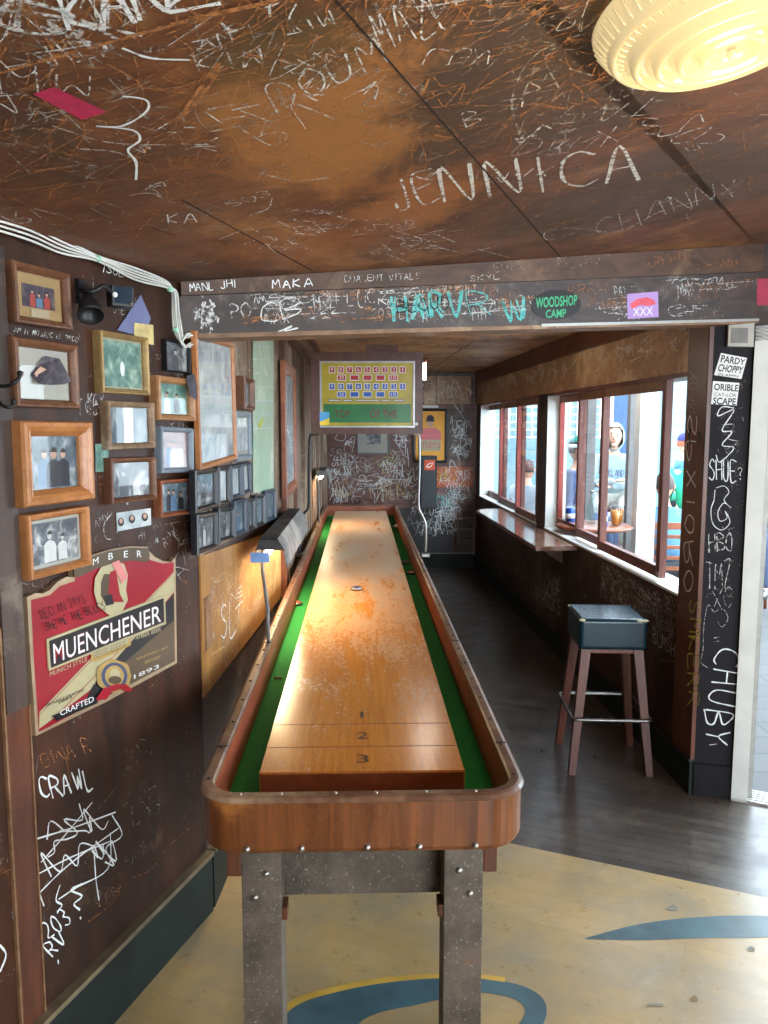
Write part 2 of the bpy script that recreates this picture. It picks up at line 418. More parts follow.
def fill(mb, pl, a0, a1, b0, b1, count, size=(.03, .08), m=None, wd=(.0015, .003), kind=(.5, .3), ang=.25, seed=1, k=.0009, avoid=()):
    r = random.Random(seed)
    for i in range(count):
        a = r.uniform(a0, a1); b = r.uniform(b0, b1); s = r.uniform(*size)/6; th = r.gauss(0, ang); q = r.random()
        if q < kind[0]: st, W = word_strokes(r.choice(WORDS), .45, r)
        elif q < kind[0]+kind[1]: st, W = tag_strokes(r, r.randint(5, 11))
        else:
            L = r.uniform(6, 22); c = r.uniform(-3, 3); st = [[(q2.x, q2.y) for q2 in catmull([Vector((0, 0, 0)), Vector((L/2, c, 0)), Vector((L, r.uniform(-3, 3), 0))], 4)]]; th = r.uniform(-1.2, 1.2)
        ct, sn = math.cos(th), math.sin(th); ok = []
        for s1 in st:
            pp = [(a+(x*ct-y*sn)*s, b+(x*sn+y*ct)*s) for x, y in s1]
            if all(a0 <= x <= a1 and b0 <= y <= b1 for x, y in pp) and not any(u0 < x < u1 and v0 < y < v1 for x, y in pp for u0, u1, v0, v1 in avoid): ok.append(pp)
        mm = m if not isinstance(m, (list, tuple)) else r.choice(m)
        put(mb, pl, ok, r.uniform(*wd), mm, lambda x, y, kk: pl.P(x, y, kk), k+.0003*(i % 4))
# printed text as mesh
def text_polys(txt, offset=0., spacing=1.0):
    cu_ = bpy.data.curves.new('t', 'FONT'); cu_.body = txt; cu_.size = 1; cu_.offset = offset; cu_.resolution_u = 3; cu_.space_character = spacing
    o = bpy.data.objects.new('t', cu_); COL.objects.link(o); dg = bpy.context.evaluated_depsgraph_get()
    me = bpy.data.meshes.new_from_object(o.evaluated_get(dg))
    vs_ = [(v.co.x, v.co.y) for v in me.vertices]; fs = [tuple(p.vertices) for p in me.polygons]
    bpy.data.objects.remove(o); bpy.data.curves.remove(cu_); bpy.data.meshes.remove(me)
    return vs_, fs
def print_text(mb, txt, fn, m, offset=0., box=None):
    """fn maps unit square (0..1,0..1) to world; text bbox fills it"""
    vs_, fs = text_polys(txt, 0); xs = [v[0] for v in vs_]; ys = [v[1] for v in vs_]
    x0, x1 = min(xs), max(xs); y0, y1 = min(min(ys), 0.0), max(ys)
    if offset: vs_, fs = text_polys(txt, offset)
    k = mb.mi(m); vv = [mb.bm.verts.new(fn((x-x0)/(x1-x0), (y-y0)/(y1-y0))) for x, y in vs_]
    for f in fs:
        try: g = mb.bm.faces.new([vv[i] for i in f]); g.material_index = k
        except ValueError: pass
def quadfn(pl, bl, br, tr, tl, k):
    def fn(x, y):
        a = Vector(bl).lerp(Vector(br), x); b = Vector(tl).lerp(Vector(tr), x); c = a.lerp(b, y)
        return pl.hit(c.x, c.y, k)
    return fn
# ------------------------------------------------------------------ setting: floor
lineA = FLOOR.hit(518, 845); lineB = FLOOR.hit(730, 890); ld = (lineB-lineA).normalized()
fl0 = lineA-ld*3.2; fl1 = lineA+ld*4.5
m_, nt, b = nm('dark strip floor'); th = math.atan2(ld.y, ld.x)
v = coords(nt, (1, 1, 1), (0, 0, -th)); br = N(nt, 'ShaderNodeTexBrick'); nt.links.new(v, br.inputs[0])
br.inputs['Scale'].default_value = 1; br.inputs['Brick Width'].default_value = 1.6; br.inputs['Row Height'].default_value = .057; br.inputs['Mortar Size'].default_value = .0022
br.inputs['Color1'].default_value = c4(srgb(58, 50, 45)); br.inputs['Color2'].default_value = c4(srgb(76, 66, 58)); br.inputs['Mortar'].default_value = c4(srgb(30, 26, 24))
n1 = noi(nt, coords(nt, (2, 2, 2)), 3, 6, .7); colr = mixc(nt, maprange(nt, n1, .5, .72, 0, .5), br.outputs[0], srgb(112, 102, 92))
nt.links.new(colr, b.inputs['Base Color']); n2 = noi(nt, coords(nt), 7, 6, .7)
nt.links.new(maprange(nt, n2, .3, .7, .26, .44), b.inputs['Roughness']); b.inputs['Specular IOR Level'].default_value = .6; bump(nt, b, n2, .05, .003)
M_fdark = m_
m_, nt, b = nm('worn yellow floor'); v = coords(nt, (1, 1, 1), (0, 0, -th))
br = N(nt, 'ShaderNodeTexBrick'); nt.links.new(v, br.inputs[0]); br.inputs['Scale'].default_value = 1; br.inputs['Brick Width'].default_value = 1.9; br.inputs['Row Height'].default_value = .083; br.inputs['Mortar Size'].default_value = .0012
br.inputs['Color1'].default_value = c4(srgb(166, 136, 88)); br.inputs['Color2'].default_value = c4(srgb(176, 146, 98)); br.inputs['Mortar'].default_value = c4(srgb(148, 126, 86))
n1 = noi(nt, coords(nt), 2.5, 8, .7); colr = mixc(nt, maprange(nt, n1, .40, .62, 0, .85), br.outputs[0], srgb(138, 126, 104))
n3 = noi(nt, coords(nt), 14, 8, .75); colr = mixc(nt, maprange(nt, n3, .55, .75, 0, .6), colr, srgb(178, 160, 134))
nt.links.new(colr, b.inputs['Base Color']); nt.links.new(maprange(nt, n3, .3, .7, .22, .45), b.inputs['Roughness']); bump(nt, b, n3, .06, .003)
M_fyel = m_
M_blue = plain('worn blue floor paint', srgb(64, 90, 98), .4, 0, .35, 7)
M_yel = plain('yellow floor paint', srgb(190, 150, 62), .4, 0, .2, 9)
f = MB()
def fp(v, z=0.): return Vector((v[0], v[1], z))
far = [(fl1.x, fl1.y), (fl0.x, fl0.y), (-1.6, 9.2), (1.2, 9.2), (1.5, 3.35), PJ, PF]
# dark boards: corridor; yellow: front room (one slab, two finishes)
dk = [(fl0.x, fl0.y), (lineA.x, lineA.y), (lineA.x+ld.x*1.45, lineA.y+ld.y*1.45), (1.75, 3.15), PJ, (1.45, 3.35), (1.15, 9.0), (-.8, 9.0), (-.8, 2.6+1.2)]
f.prism([fp(p, -.1) for p in dk], (0, 0, .1), M_fdark)
f.face([fp(p, .0005) for p in [(-3.4, -3.2), (3.9, -3.2), (3.9, 2.2), PF, (1.75, 3.15), (lineA.x+ld.x*1.45, lineA.y+ld.y*1.45), (lineA.x, lineA.y), (fl0.x, fl0.y), (-1.4, 3.6)]], M_fyel)
f.prism([fp(p, -.1) for p in [(-3.4, -3.2), (3.9, -3.2), (3.9, 2.2), (1.6, 3.26), (-.9, 4.0)]], (0, 0, .095), M_fyel)
def fpoly(px, m, z):
    f.face([FLOOR.hit(a, b_, z) for a, b_ in px], m)
def arc_band(outer, inner, m, z):
    o_ = catmull([Vector((a, b_, 0)) for a, b_ in outer], 6); i_ = catmull([Vector((a, b_, 0)) for a, b_ in inner], 6)
    for j in range(len(o_)-1):
        f.face([FLOOR.hit(q.x, q.y, z) for q in (o_[j], o_[j+1], i_[j+1], i_[j])], m)
arc_band([(262, 1060), (290, 1010), (345, 990), (410, 980), (470, 978), (520, 985), (545, 1002), (540, 1030), (500, 1075), (430, 1100)],
         [(330, 1075), (345, 1040), (370, 1016), (420, 1004), (470, 993), (505, 996), (524, 1006), (520, 1022), (490, 1050), (430, 1080)], M_blue, .0015)
arc_band([(255, 1050), (286, 1004), (343, 984.5), (408, 975), (470, 974), (505, 977)], [(262, 1060), (290, 1010), (345, 990), (410, 980), (470, 978), (505, 982)], M_yel, .0018)
arc_band([(585, 938), (640, 924), (700, 917), (768, 916), (840, 925)], [(585, 939), (640, 940), (700, 938), (768, 937), (840, 930)], M_blue, .0015)
for px, py, a, bb in ((694, 999, 4, 3), (751, 949, 4, 2.5), (672, 908, 6, 3), (655, 1005, 9, 1.5)):
    fpoly([(px+a*math.cos(t*.7), py+bb*math.sin(t*.7)*(1+.3*math.sin(t*2))) for t in range(9)], plain('floor spot', srgb(120, 88, 40) if a < 5 and py > 960 else srgb(120, 112, 96), .6), .002)
struct(f.build('floor', recalc=False))
th_ = MB()
th_.wbox(WF, 0, 1.15, 0, .012, -.10, .02, M_alu)
for q in range(5): th_.wbox(WF, .0, 1.15, .0121, .016, -.09+q*.022, -.083+q*.022, M_alu)
struct(th_.build('trim_threshold'))
# ------------------------------------------------------------------ left wall, near
s0 = 0; s1 = WL.L
wl = MB(); wl.wbox(WL, 0, s1, 0, ZTOP, -.12, 0, M_wall)
a_t1 = WL.ab(5, 745)[0]; a_t2 = WL.ab(29, 760)[0]
# panel battens
wl.wbox(WL, a_t1-.005, a_t1, .21, 1.20, 0, .008, M_lip); wl.wbox(WL, a_t1, a_t2, .21, 1.0, 0, .006, M_trim); wl.wbox(WL, a_t2, a_t2+.004, .21, 1.0, 0, .009, M_lip)
wl.wbox(WL, a_t1, a_t2-.005, 1.0, 2.04, 0, .012, M_wallg)
px_word(wl, WL, 'GINA R', (44, 768), (92, 752), 15, .0025, M_scr)
px_word(wl, WL, 'CRAWL', (42, 799), (95, 786), 20, .006, M_chalkb, .4)
R2 = random.Random(5)
for (x0, y0, x1_, y1_, n) in ((44, 850, 100, 828, 12), (42, 880, 98, 856, 12), (58, 905, 88, 880, 9), (50, 862, 84, 820, 8)):
    px_word(wl, WL, '', (x0, y0), (x1_, y1_), 26, .005, M_chalkb, strokes=tag_strokes(R2, n))
px_stroke(wl, WL, [(38, 866), (39, 890), (44, 906)], .005, M_chalkb); px_stroke(wl, WL, [(112, 815), (122, 835), (106, 848), (114, 865), (105, 862)], .005, M_chalkb)
px_stroke(wl, WL, [(60, 885), (56, 900), (62, 905), (57, 912)], .006, M_chalkb); px_stroke(wl, WL, [(82, 884), (71, 890), (82, 896), (74, 904), (80, 910)], .006, M_chalkb)
px_stroke(wl, WL, [(94, 850), (96, 880), (99, 900)], .005, M_chalkb)
px_word(wl, WL, '203', (48, 938), (72, 922), 17, .005, M_chalkb); px_word(wl, WL, 'RV', (53, 956), (68, 942), 14, .005, M_chalkb)
px_stroke(wl, WL, [(80, 917), (81, 919)], .006, M_chalkb); px_stroke(wl, WL, [(58, 960), (58.5, 964)], .005, M_chalkb)
px_word(wl, WL, 'PINPAS', (3, 548), (8, 602), 8, .0035, M_chalkb, up=(1, .2))
px_word(wl, WL, 'ISGL', (102, 272), (124, 277), 9, .003, M_chalkb)
px_word(wl, WL, 'AM IT MOSAIC IS 9M00', (14, 332), (78, 342), 5, .002, M_chalk)
px_word(wl, WL, 'NOTE', (109, 312), (124, 314), 7, .002, M_chalk)
px_word(wl, WL, 'WID', (133, 764), (155, 752), 18, .003, M_chalkt); px_word(wl, WL, 'ZIC', (134, 825), (166, 800), 20, .003, M_chalkt)
px_word(wl, WL, 'KEX', (88, 413), (104, 412), 18, .0025, M_chalk, up=(0, -1)); px_word(wl, WL, 'TALU', (163, 540), (192, 535), 14, .0025, M_chalkt)
px_stroke(wl, WL, [(112, 513), (104, 525), (106, 538), (114, 538), (118, 530)], .003, M_chalk)
px_stroke(wl, WL, [(163, 525), (192, 521), (193, 540)], .0025, M_chalkt); px_word(wl, WL, 'A', (180, 580), (188, 570), 12, .002, M_chalk)
px_stroke(wl, WL, [(88, 922), (110, 905), (130, 880), (150, 870), (170, 845), (190, 828)], .002, M_scr)
px_stroke(wl, WL, [(0, 945), (6, 955), (0, 972)], .006, M_chalkb)
aa, zz = WL.ab(0, 600); fill(wl, WL, aa-.5, s1-.02, .3, 2.0, 120, (.02, .07), [M_chalkt, M_scr, M_chalkt], (.001, .0022), seed=11)
fill(wl, WL, aa-.2, s1-.02, 1.0, 2.03, 90, (.015, .05), [M_chalk, M_chalkt], (.001, .002), seed=12)
hx = [(99+1.8*math.cos(t), 513+2.4*math.sin(t)) for t in [i*.7 for i in range(9)]]
wl.face([WL.hit(a, b_, .001) for a, b_ in hx], M_blackp)
struct(wl.build('wall_left', recalc=False))
bb = MB(); bb.wbox(WL, 0, s1, 0, .20, 0, .022, M_green); bb.wbox(WL, 0, s1, .20, .215, 0, .03, M_cap); struct(bb.build('baseboard_left'))
# left wall, middle
w2 = MB(); w2.wbox(W2, 0, W2.L, 0, ZTOP, -.12, 0, M_wallg)
aP0, zP = W2.ab(199, 570); aP1, zP1 = W2.ab(285, 515)
zPt = [W2.ab(199, 556)[1], W2.ab(290, 520)[1]]
w2.hexa([W2.P(.0, .75, 0), W2.P(1.52, .75, 0), W2.P(1.52, zPt[1], 0), W2.P(.0, zPt[0], 0)], [W2.P(.0, .75, .006), W2.P(1.52, .75, .006), W2.P(1.52, zPt[1], .006), W2.P(.0, zPt[0], .006)], M_ochre)
a_, b_1 = W2.ab(204, 597); w2.wbox(W2, .03, .10, .90, b_1, .006, .012, M_lip)
# weathered planks above
apl = W2.ab(236, 400)[0]
for i in range(14):
    w2.wbox(W2, .0+i*.113, .0+i*.113+.108, zPt[0]+.0, 2.5, 0, .006+.003*(i % 3), M_plank)
W2g = Plane(W2.o, W2.u, W2.v, W2.n)
px_word(w2, W2, 'SL', (221, 640), (236, 632), 35, .006, M_chalkb, up=(0, -1), k=.008); px_word(w2, W2, 'T', (236, 622), (243, 614), 14, .005, M_chalkb, up=(0, -1), k=.008)
px_word(w2, W2, 'WX', (225, 672), (238, 662), 18, .004, M_chalk, up=(0, -1), k=.008); px_word(w2, W2, 'NE', (231, 603), (243, 594), 9, .003, M_chalkb, up=(0, -1), k=.008)
px_stroke(w2, W2, [(237, 570), (242, 592)], .003, M_scry, k=.008); px_stroke(w2, W2, [(211, 655), (225, 646)], .003, M_scry, k=.008); px_stroke(w2, W2, [(258, 600), (266, 588), (273, 580)], .005, M_scry, k=.008)
fill(w2, W2, .05, 1.35, .82, zPt[0]-.06, 130, (.03, .10), [M_scry, M_chalk, M_scry], (.0015, .003), (.3, .2), .4, 21, .0068)
fill(w2, W2, .05, 1.5, zPt[0], 1.95, 90, (.03, .09), [M_chalk, M_chalkt], (.0015, .003), (.3, .4), .4, 22, .0135)
struct(w2.build('wall_left_middle', recalc=False))
b2 = MB(); b2.wbox(W2, 0.01, W2.L, 0, .20, 0, .022, M_green); b2.wbox(W2, 0.01, W2.L, .20, .215, 0, .03, M_cap); struct(b2.build('baseboard_left_middle'))
# left wall, far
w3 = MB(); w3.wbox(W3, 0, W3.L, 0, ZTOP, -.12, 0, M_plank)
for i in range(26):
    if i in (7, 8): continue
    w3.wbox(W3, i*.188, i*.188+.18, .75, 2.5, 0, .006+.004*(i % 3), M_plank if i % 4 else M_trim)
w3.wbox(W3, 0, .07, .75, 2.2, 0, .035, M_trim)
w3.wbox(W3, 1.36, 1.42, .9, 2.2, 0, .03, M_plank)
w3.wbox(W3, 1.42, 1.60, 1.25, 2.1, 0, .004, M_black)
for q, (zz_, kk) in enumerate(((2.12, .10), (2.17, .07), (2.22, .04))): w3.wbox(W3, .2, W3.L, zz_, zz_+.05, 0, .03+.03*q, M_lip if q % 2 else M_trim)
fill(w3, W3, .1, 4.8, .9, 2.1, 130, (.04, .12), [M_chalk, M_chalkt, M_chalk], (.002, .004), (.3, .4), .3, 31, .019)
struct(w3.build('wall_left_far', recalc=False))
# back wall
wb = MB(); wb.wbox(WB, 0, WB.L, 0, ZTOP, -.12, 0, M_backw)
def wbp(mb, pl, p0, p1, k0, k1, m):
    a0, z0 = pl.ab(p0[0], p1[1]); a1, z1 = pl.ab(p1[0], p0[1]); mb.wbox(pl, min(a0, a1), max(a0, a1), min(z0, z1), max(z0, z1), k0, k1, m)
wbp(wb, WB, (447, 409), (470, 461), 0, .012, M_wallg); wbp(wb, WB, (424, 376), (436, 405), 0, .01, M_header); wbp(wb, WB, (437, 376), (471, 404), 0, .012, M_header)
M_or = wood('orange painted panel', srgb(170, 74, 34), srgb(206, 104, 52), srgb(190, 130, 80), (2, 2, 2), 5, (.4, .6))
wbp(wb, WB, (436, 467), (473, 487), 0, .012, M_or); wbp(wb, WB, (398, 508), (452, 553), 0, .012, M_black)
wbp(wb, WB, (453, 510), (473, 552), 0, .012, M_wallg)
def pxr(pl, x0, y0, x1_, y1_):
    a0, z0 = pl.ab(x0, y1_); a1, z1 = pl.ab(x1_, y0); return (min(a0, a1), max(a0, a1), min(z0, z1), max(z0, z1))
AV = [pxr(WB, 355, 422, 392, 457), pxr(WB, 410, 404, 450, 466), pxr(WB, 419, 455, 439, 511)]
fill(wb, WB, .9, 1.6, .35, 1.0, 70, (.10, .22), [M_chalkb, M_chalk], (.005, .009), (.4, .6), .3, 43, .013, AV)
fill(wb, WB, .02, 1.15, .75, 1.05, 50, (.10, .2), [M_chalkb, M_chalk, M_scry], (.005, .009), (.4, .6), .2, 44, .001, AV)
fill(wb, WB, .02, 1.15, .95, 1.7, 110, (.08, .2), [M_chalkb, M_chalkb, M_chalk], (.004, .007), (.5, .45), .3, 41, .001, AV)
fill(wb, WB, .9, 1.68, .7, 2.2, 130, (.07, .17), [M_chalkb, M_chalkb, M_chalk], (.004, .007), (.5, .45), .3, 42, .013, AV)
px_word(wb, WB, 'THR', (383, 475), (399, 463), 14, .006, M_ygr); px_word(wb, WB, 'TOAD', (332, 497), (346, 496), 8, .008, M_chalkb); px_word(wb, WB, 'JONES', (333, 503), (347, 501), 5, .006, M_chalkb)
px_word(wb, WB, 'GNZ', (438, 508), (454, 505), 12, .010, M_cyan, k=.014); px_word(wb, WB, 'CASE', (334, 480), (341, 455), 6, .008, M_chalkb, up=(-1, 0)); px_word(wb, WB, 'AND US', (411, 514), (438, 516), 8, .007, M_chalkb, k=.016)
px_word(wb, WB, 'GOE', (437, 481), (450, 479), 9, .008, M_ygr, k=.016); px_word(wb, WB, 'SMURF', (456, 481), (472, 480), 10, .007, M_chalkb, k=.016)
circ = [(453+9*math.cos(t*.5), 389+9*math.sin(t*.5)) for t in range(14)]; px_stroke(wb, WB, circ, .008, M_chalk, k=.016); px_stroke(wb, WB, [(447, 395), (460, 383)], .01, M_chalk, k=.016); px_word(wb, WB, 'CB', (432, 392), (442, 391), 9, .007, M_chalk, k=.016)
for i, (a, b_) in enumerate(((408, 476), (416, 470), (398, 483))): px_stroke(wb, WB, [(a, b_), (a+5, b_-8), (a+7, b_+5), (a+13, b_-5), (a+10, b_+2)], .008, M_chalkb)
struct(wb.build('wall_back', recalc=False))
b3 = MB(); b3.wbox(WB, 0, WB.L, 0, .165, 0, .02, M_green); b3.wbox(WB, 0, WB.L, .165, .175, 0, .024, M_grey); struct(b3.build('baseboard_back'))
# right wall with openings
ZS, ZT = .862, 1.892
w1a, w1b = WR.ab(538.5, 450)[0], WR.ab(480.5, 450)[0]
w2a, w2b = WR.ab(687, 450)[0], WR.ab(547, 450)[0]
wr = MB(); WT = .13
wr.wbox(WR, -.0, WR.L, 0, ZS, -WT, 0, M_wall)
wr.wbox(WR, -.0, WR.L, ZT, ZTOP, -WT, 0, M_header)
for a0, a1, m in ((0, w2a, M_trim), (w2b, w1a, M_black), (w1b, WR.L, M_black)): wr.wbox(WR, a0, a1, ZS, ZT, -WT, 0, m)
# header boards
wr.wbox(WR, .02, WR.L, ZT, ZT+.085, 0, .014, M_header); wr.wbox(WR, .02, WR.L, 2.13, 2.16, 0, .03, M_trim); wr.wbox(WR, .02, WR.L, 2.16, 2.26, 0, .02, M_trim)
fill(wr, WR, .05, WR.L-.05, ZT+.09, 2.12, 420, (.05, .15), [M_chalk, M_scry, M_chalkt, M_chalkb], (.003, .006), (.3, .5), .3, 51)
fill(wr, WR, .05, 1.3, .62, ZS-.02, 200, (.02, .05), [M_chalk, M_chalk], (.0018, .003), (.6, .4), .2, 52)
fill(wr, WR, 1.3, 4.5, .3, ZS-.05, 80, (.05, .12), [M_chalkt, M_chalk], (.002, .0035), (.5, .5), .3, 53)
px_word(wr, WR, 'HOOK', (544, 602), (560, 592), 16, .006, M_chalkb, up=(0, -1)); px_word(wr, WR, 'APROOKS', (534, 600), (560, 615), 14, .005, M_chalkb, up=(0, -1))
px_word(wr, WR, 'BUMSHIT', (653, 642), (682, 662), 14, .0045, M_chalkb, up=(0, -1)); px_stroke(wr, WR, [(661, 660), (678, 662), (680, 667)], .003, M_chalk)
px_word(wr, WR, 'POOCH', (665, 600), (687, 618), 9, .002, M_chalk, up=(0, -1))
wr.wbox(WR, .25, .9, .745, .752, 0, .012, M_trim)
struct(wr.build('wall_right', recalc=False))
b4 = MB(); b4.wbox(WR, 0.0, WR.L, 0, .155, 0, .02, M_green); b4.wbox(WR, 0, WR.L, .155, .165, 0, .026, M_black); struct(b4.build('baseboard_right'))
M_litrail = wood('lit brown head rail', srgb(120, 84, 62), srgb(160, 118, 88), None, (8, 8, 1), 4, (.3, .5))  # lit tone of the sash head rails put into the wood colour
def window(n, a0, a1, sashes, zs, zt):
    wo = MB()
    # white reveal lining + sill
    wo.wbox(WR, a0, a1, zs, zs+.012, -WT-.02, .012, M_white); wo.wbox(WR, a1-.012, a1, zs, zt, -WT-.02, .004, M_white); wo.wbox(WR, a0, a0+.02, zs, zt, -WT-.02, .004, M_trim)
    wo.wbox(WR, a0, a1, zt-.02, zt, -WT-.02, .004, M_dkwin)
    o = struct(wo.build('window_%d' % n))
    for i, (p0, p1, k, sw, red) in enumerate(sashes):
        q0 = WR.ab(p0, 450, k)[0]; q1 = WR.ab(p1, 450, k)[0]; q0, q1 = min(q0, q1), max(q0, q1)
        s = MB(); z0, z1 = zs+(.033 if n == 2 else .013), zt-.021
        s.wbox(WR, q0, q0+sw, z0, z1, k-.035, k, M_dkwin); s.wbox(WR, q1-sw, q1, z0, z1, k-.035, k, M_redst if red else M_dkwin)
        s.wbox(WR, q0+sw, q1-sw, z0, z0+.055, k-.034, k-.001, M_dkwin); s.wbox(WR, q0+sw, q1-sw, z1-.05, z1, k-.034, k-.001, M_litrail)
        so = s.build('sash', o)
        g = MB(); g.wbox(WR, q0+sw, q1-sw, z0+.055, z1-.05, k-.02, k-.016, M_winglass); g.build('pane', so)
        h = MB(); h.wbox(WR, q0+.005, q0+sw-.005, z0, z0+.03, k, k+.003, M_alu); h.build('catch', so)
    return o
window(2, w2a, w2b, [(558, 581, -.085, .04, True), (577, 603.5, -.048, .04, False), (600, 664, -.006, .045, False)], ZS, ZT)
window(1, w1a, w1b, [(487, 504, -.085, .05, True), (499, 522, -.048, .05, True), (516, 538, -.006, .05, True)], ZS, ZT)
# pillar beside the door
wp = MB(); wp.wbox(WP, -.02, WP.L, 0, ZTOP, -.13, .0, plain('black painted post', srgb(24, 20, 26), .6, 0, .3, 8, .2))
px_word(wp, WP, 'SHUE', (709, 480), (736, 481), 20, .0055, M_chalkb, up=(0, -1)); px_word(wp, WP, '?', (738, 479), (743, 479), 12, .003, M_chalkb, up=(0, -1))
px_stroke(wp, WP, [(734, 408), (722, 407), (718, 416), (734, 410), (722, 430), (732, 432), (722, 445), (734, 448), (720, 462), (716, 455)], .006, M_chalkb)
px_stroke(wp, WP, [(722, 425), (734, 425), (728, 438), (738, 442), (726, 450), (730, 455)], .0035, M_chalk)
px_stroke(wp, WP, [(716, 488), (724, 486), (729, 492), (724, 500), (731, 508), (724, 503), (718, 512), (720, 521), (727, 518), (725, 511), (730, 522), (722, 530), (713, 524), (711, 510), (714, 500), (715, 490)], .004, M_chalkb)
px_word(wp, WP, 'HBO', (709, 552), (732, 551), 18, .0055, M_chalk, up=(0, -1)); px_word(wp, WP, 'TMZ', (706, 590), (731, 588), 26, .0035, M_chalk, up=(0, -1)); px_word(wp, WP, 'XC', (712, 610), (733, 606), 20, .0025, M_chalk, up=(0, -1))
px_stroke(wp, WP, [(717, 620), (722, 627), (728, 618), (722, 608), (714, 612), (708, 605), (704, 625), (703, 650), (701, 662), (708, 668)], .0025, M_chalk)
px_word(wp, WP, 'CHUB', (716, 648), (704, 724), 27, .008, M_chalkb, up=(1, .15)); px_word(wp, WP, 'Y', (706, 728), (703, 742), 24, .008, M_chalkb, up=(1, .15))
px_stroke(wp, WP, [(714, 638), (719, 637)], .004, M_chalk); px_stroke(wp, WP, [(714, 642), (719, 641)], .004, M_chalk); px_stroke(wp, WP, [(709, 745), (717, 744)], .004, M_chalk)
fill(wp, WP, .01, WP.L-.005, .9, 1.85, 60, (.015, .04), [M_chalkt], (.001, .002), (.5, .4), .3, 61)
struct(wp.build('wall_right_end', recalc=False))
# brown corner board on the window wall's near end, scrawled
cb = MB(); cb.wbox(WR, .0, w2a-.01, .166, 2.1, .0, .018, M_trim)
px_word(cb, WR, 'SPXIORO', (697, 415), (693, 590), 9, .009, M_chalkb, up=(-1, 0), k=.02); px_word(cb, WR, 'SMKERR', (690, 600), (687, 705), 11, .009, M_ygr, up=(1, .1), k=.02)
px_word(cb, WR, 'XDAN', (698, 372), (696, 412), 8, .002, M_chalk, up=(-1, 0), k=.02)
struct(cb.build('trim_corner'))
pb = MB(); pb.wbox(WP, .0, WP.L, 0, .15, .0, .010, plain('scuffed black skirting', srgb(22, 19, 22), .6, 0, .3, 8, .2)); struct(pb.build('baseboard_end'))
# door opening: white jamb, facade beyond
dj = MB(); dj.wbox(WF, .0, .065, 0, 2.06, -.13, .02, M_white); dj.wbox(WF, .0, 1.2, 2.0, 2.06, -.13, .02, M_blackm); dj.wbox(WF, 1.14, 1.2, 0, 2.06, -.13, .02, M_white)
dj.wbox(WF, .065, .085, 0, 2.0, -.12, -.02, M_alu); struct(dj.build('door_1'))
wf = MB(); wf.wbox(WF, 1.2, 2.45, 0, ZTOP, -.12, 0, M_wall); wf.wbox(WF, 0.0, 1.2, 2.06, ZTOP, -.12, -.0, M_beam); struct(wf.build('wall_street'))
# rest of front room, behind the photographer
q = MB(); q.prism([(3.55, -3.0, 0), (3.67, -3.0, 0), (3.67, -.5, 0), (3.55, -.5, 0)], (0, 0, ZTOP), M_wall)
q.prism([(3.55, 1.5, 0), (3.67, 1.5, 0), (3.67, 2.4, 0), (3.55, 2.4, 0)], (0, 0, ZTOP), M_wall)
q.prism([(3.55, -.5, 0), (3.67, -.5, 0), (3.67, 1.5, 0), (3.55, 1.5, 0)], (0, 0, .8), M_wall); q.prism([(3.55, -.5, 2.1), (3.67, -.5, 2.1), (3.67, 1.5, 2.1), (3.55, 1.5, 2.1)], (0, 0, ZTOP-2.1), M_wall)
struct(q.build('wall_side'))
q = MB()
for x0, x1_, z0, z1 in ((-3.2, .7, 0, ZTOP), (3.0, 3.7, 0, ZTOP), (.7, 3.0, 0, .75), (.7, 3.0, 2.15, ZTOP)):
    q.prism([(x0, -3.12, z0), (x1_, -3.12, z0), (x1_, -3.0, z0), (x0, -3.0, z0)], (0, 0, z1-z0), M_wall)
struct(q.build('wall_rear'))
# ------------------------------------------------------------------ ceilings
ce = MB()
outl = [(Lb[0]-.1, -3.1), (3.6, -3.1), (3.6, 2.3), (PJ[0], PJ[1]+.02), (C0[0]-.05, C0[1]), (Lb[0]-.15, Lb[1])]
ce.hexa([Vector((x, y, ceil_z(x, y))) for x, y in outl], [Vector((x, y, ceil_z(x, y)+.04)) for x, y in outl], M_ceil)
M_seam = plain('dark seam', srgb(26, 18, 14), .8)
M_pink = plain('faded pink tape', srgb(176, 38, 78), .7, 0, .12, 60)
px_stroke(ce, CE, [(332, -4), (562, 259)], .006, M_seam, smooth=False); px_stroke(ce, CE, [(182, 200), (313, 271)], .005, M_seam, smooth=False); px_stroke(ce, CE, [(148, 226), (176, 236)], .005, M_seam, smooth=False)
px_stroke(ce, CE, [(0, 73), (100, 45), (200, 17), (280, 0)], .010, M_scr, smooth=False)
ce.face([CE.hit(a, b_, .0025) for a, b_ in ((33, 94), (54, 87), (107, 112), (82, 120))], M_pink)
px_word(ce, CE, 'JE', (398, 214), (440, 198), 30, .008, M_chalk, .2); 
px_word(ce, CE, 'NNICA', (445, 203), (640, 180), 36, .011, chalk('crumbly chalk', srgb(200, 196, 188), (.34, .52)), .15)
px_word(ce, CE, 'DOUM', (276, 112), (385, 62), 26, .005, M_chalk); px_word(ce, CE, 'MAZE', (382, 52), (455, 22), 38, .004, M_chalk); px_word(ce, CE, 'X S', (600, 146), (662, 132), 16, .003, M_chalk)
px_word(ce, CE, 'KA', (168, 223), (195, 222), 9, .004, M_chalkb); px_word(ce, CE, 'B', (466, 128), (480, 124), 14, .003, M_chalk); px_word(ce, CE, 'R', (560, 90), (590, 78), 34, .004, M_chalkt)
px_stroke(ce, CE, [(575, 233), (548, 240), (546, 232), (570, 228), (615, 232), (640, 222), (660, 212), (700, 200), (735, 192)], .004, M_chalk)
px_word(ce, CE, 'CHANNY', (600, 236), (742, 194), 16, .003, M_chalk, .6)
px_stroke(ce, CE, [(520, 135), (512, 100), (530, 60), (565, 40), (600, 30)], .006, M_chalkt); px_stroke(ce, CE, [(565, 142), (566, 110), (572, 85)], .003, M_chalkt)
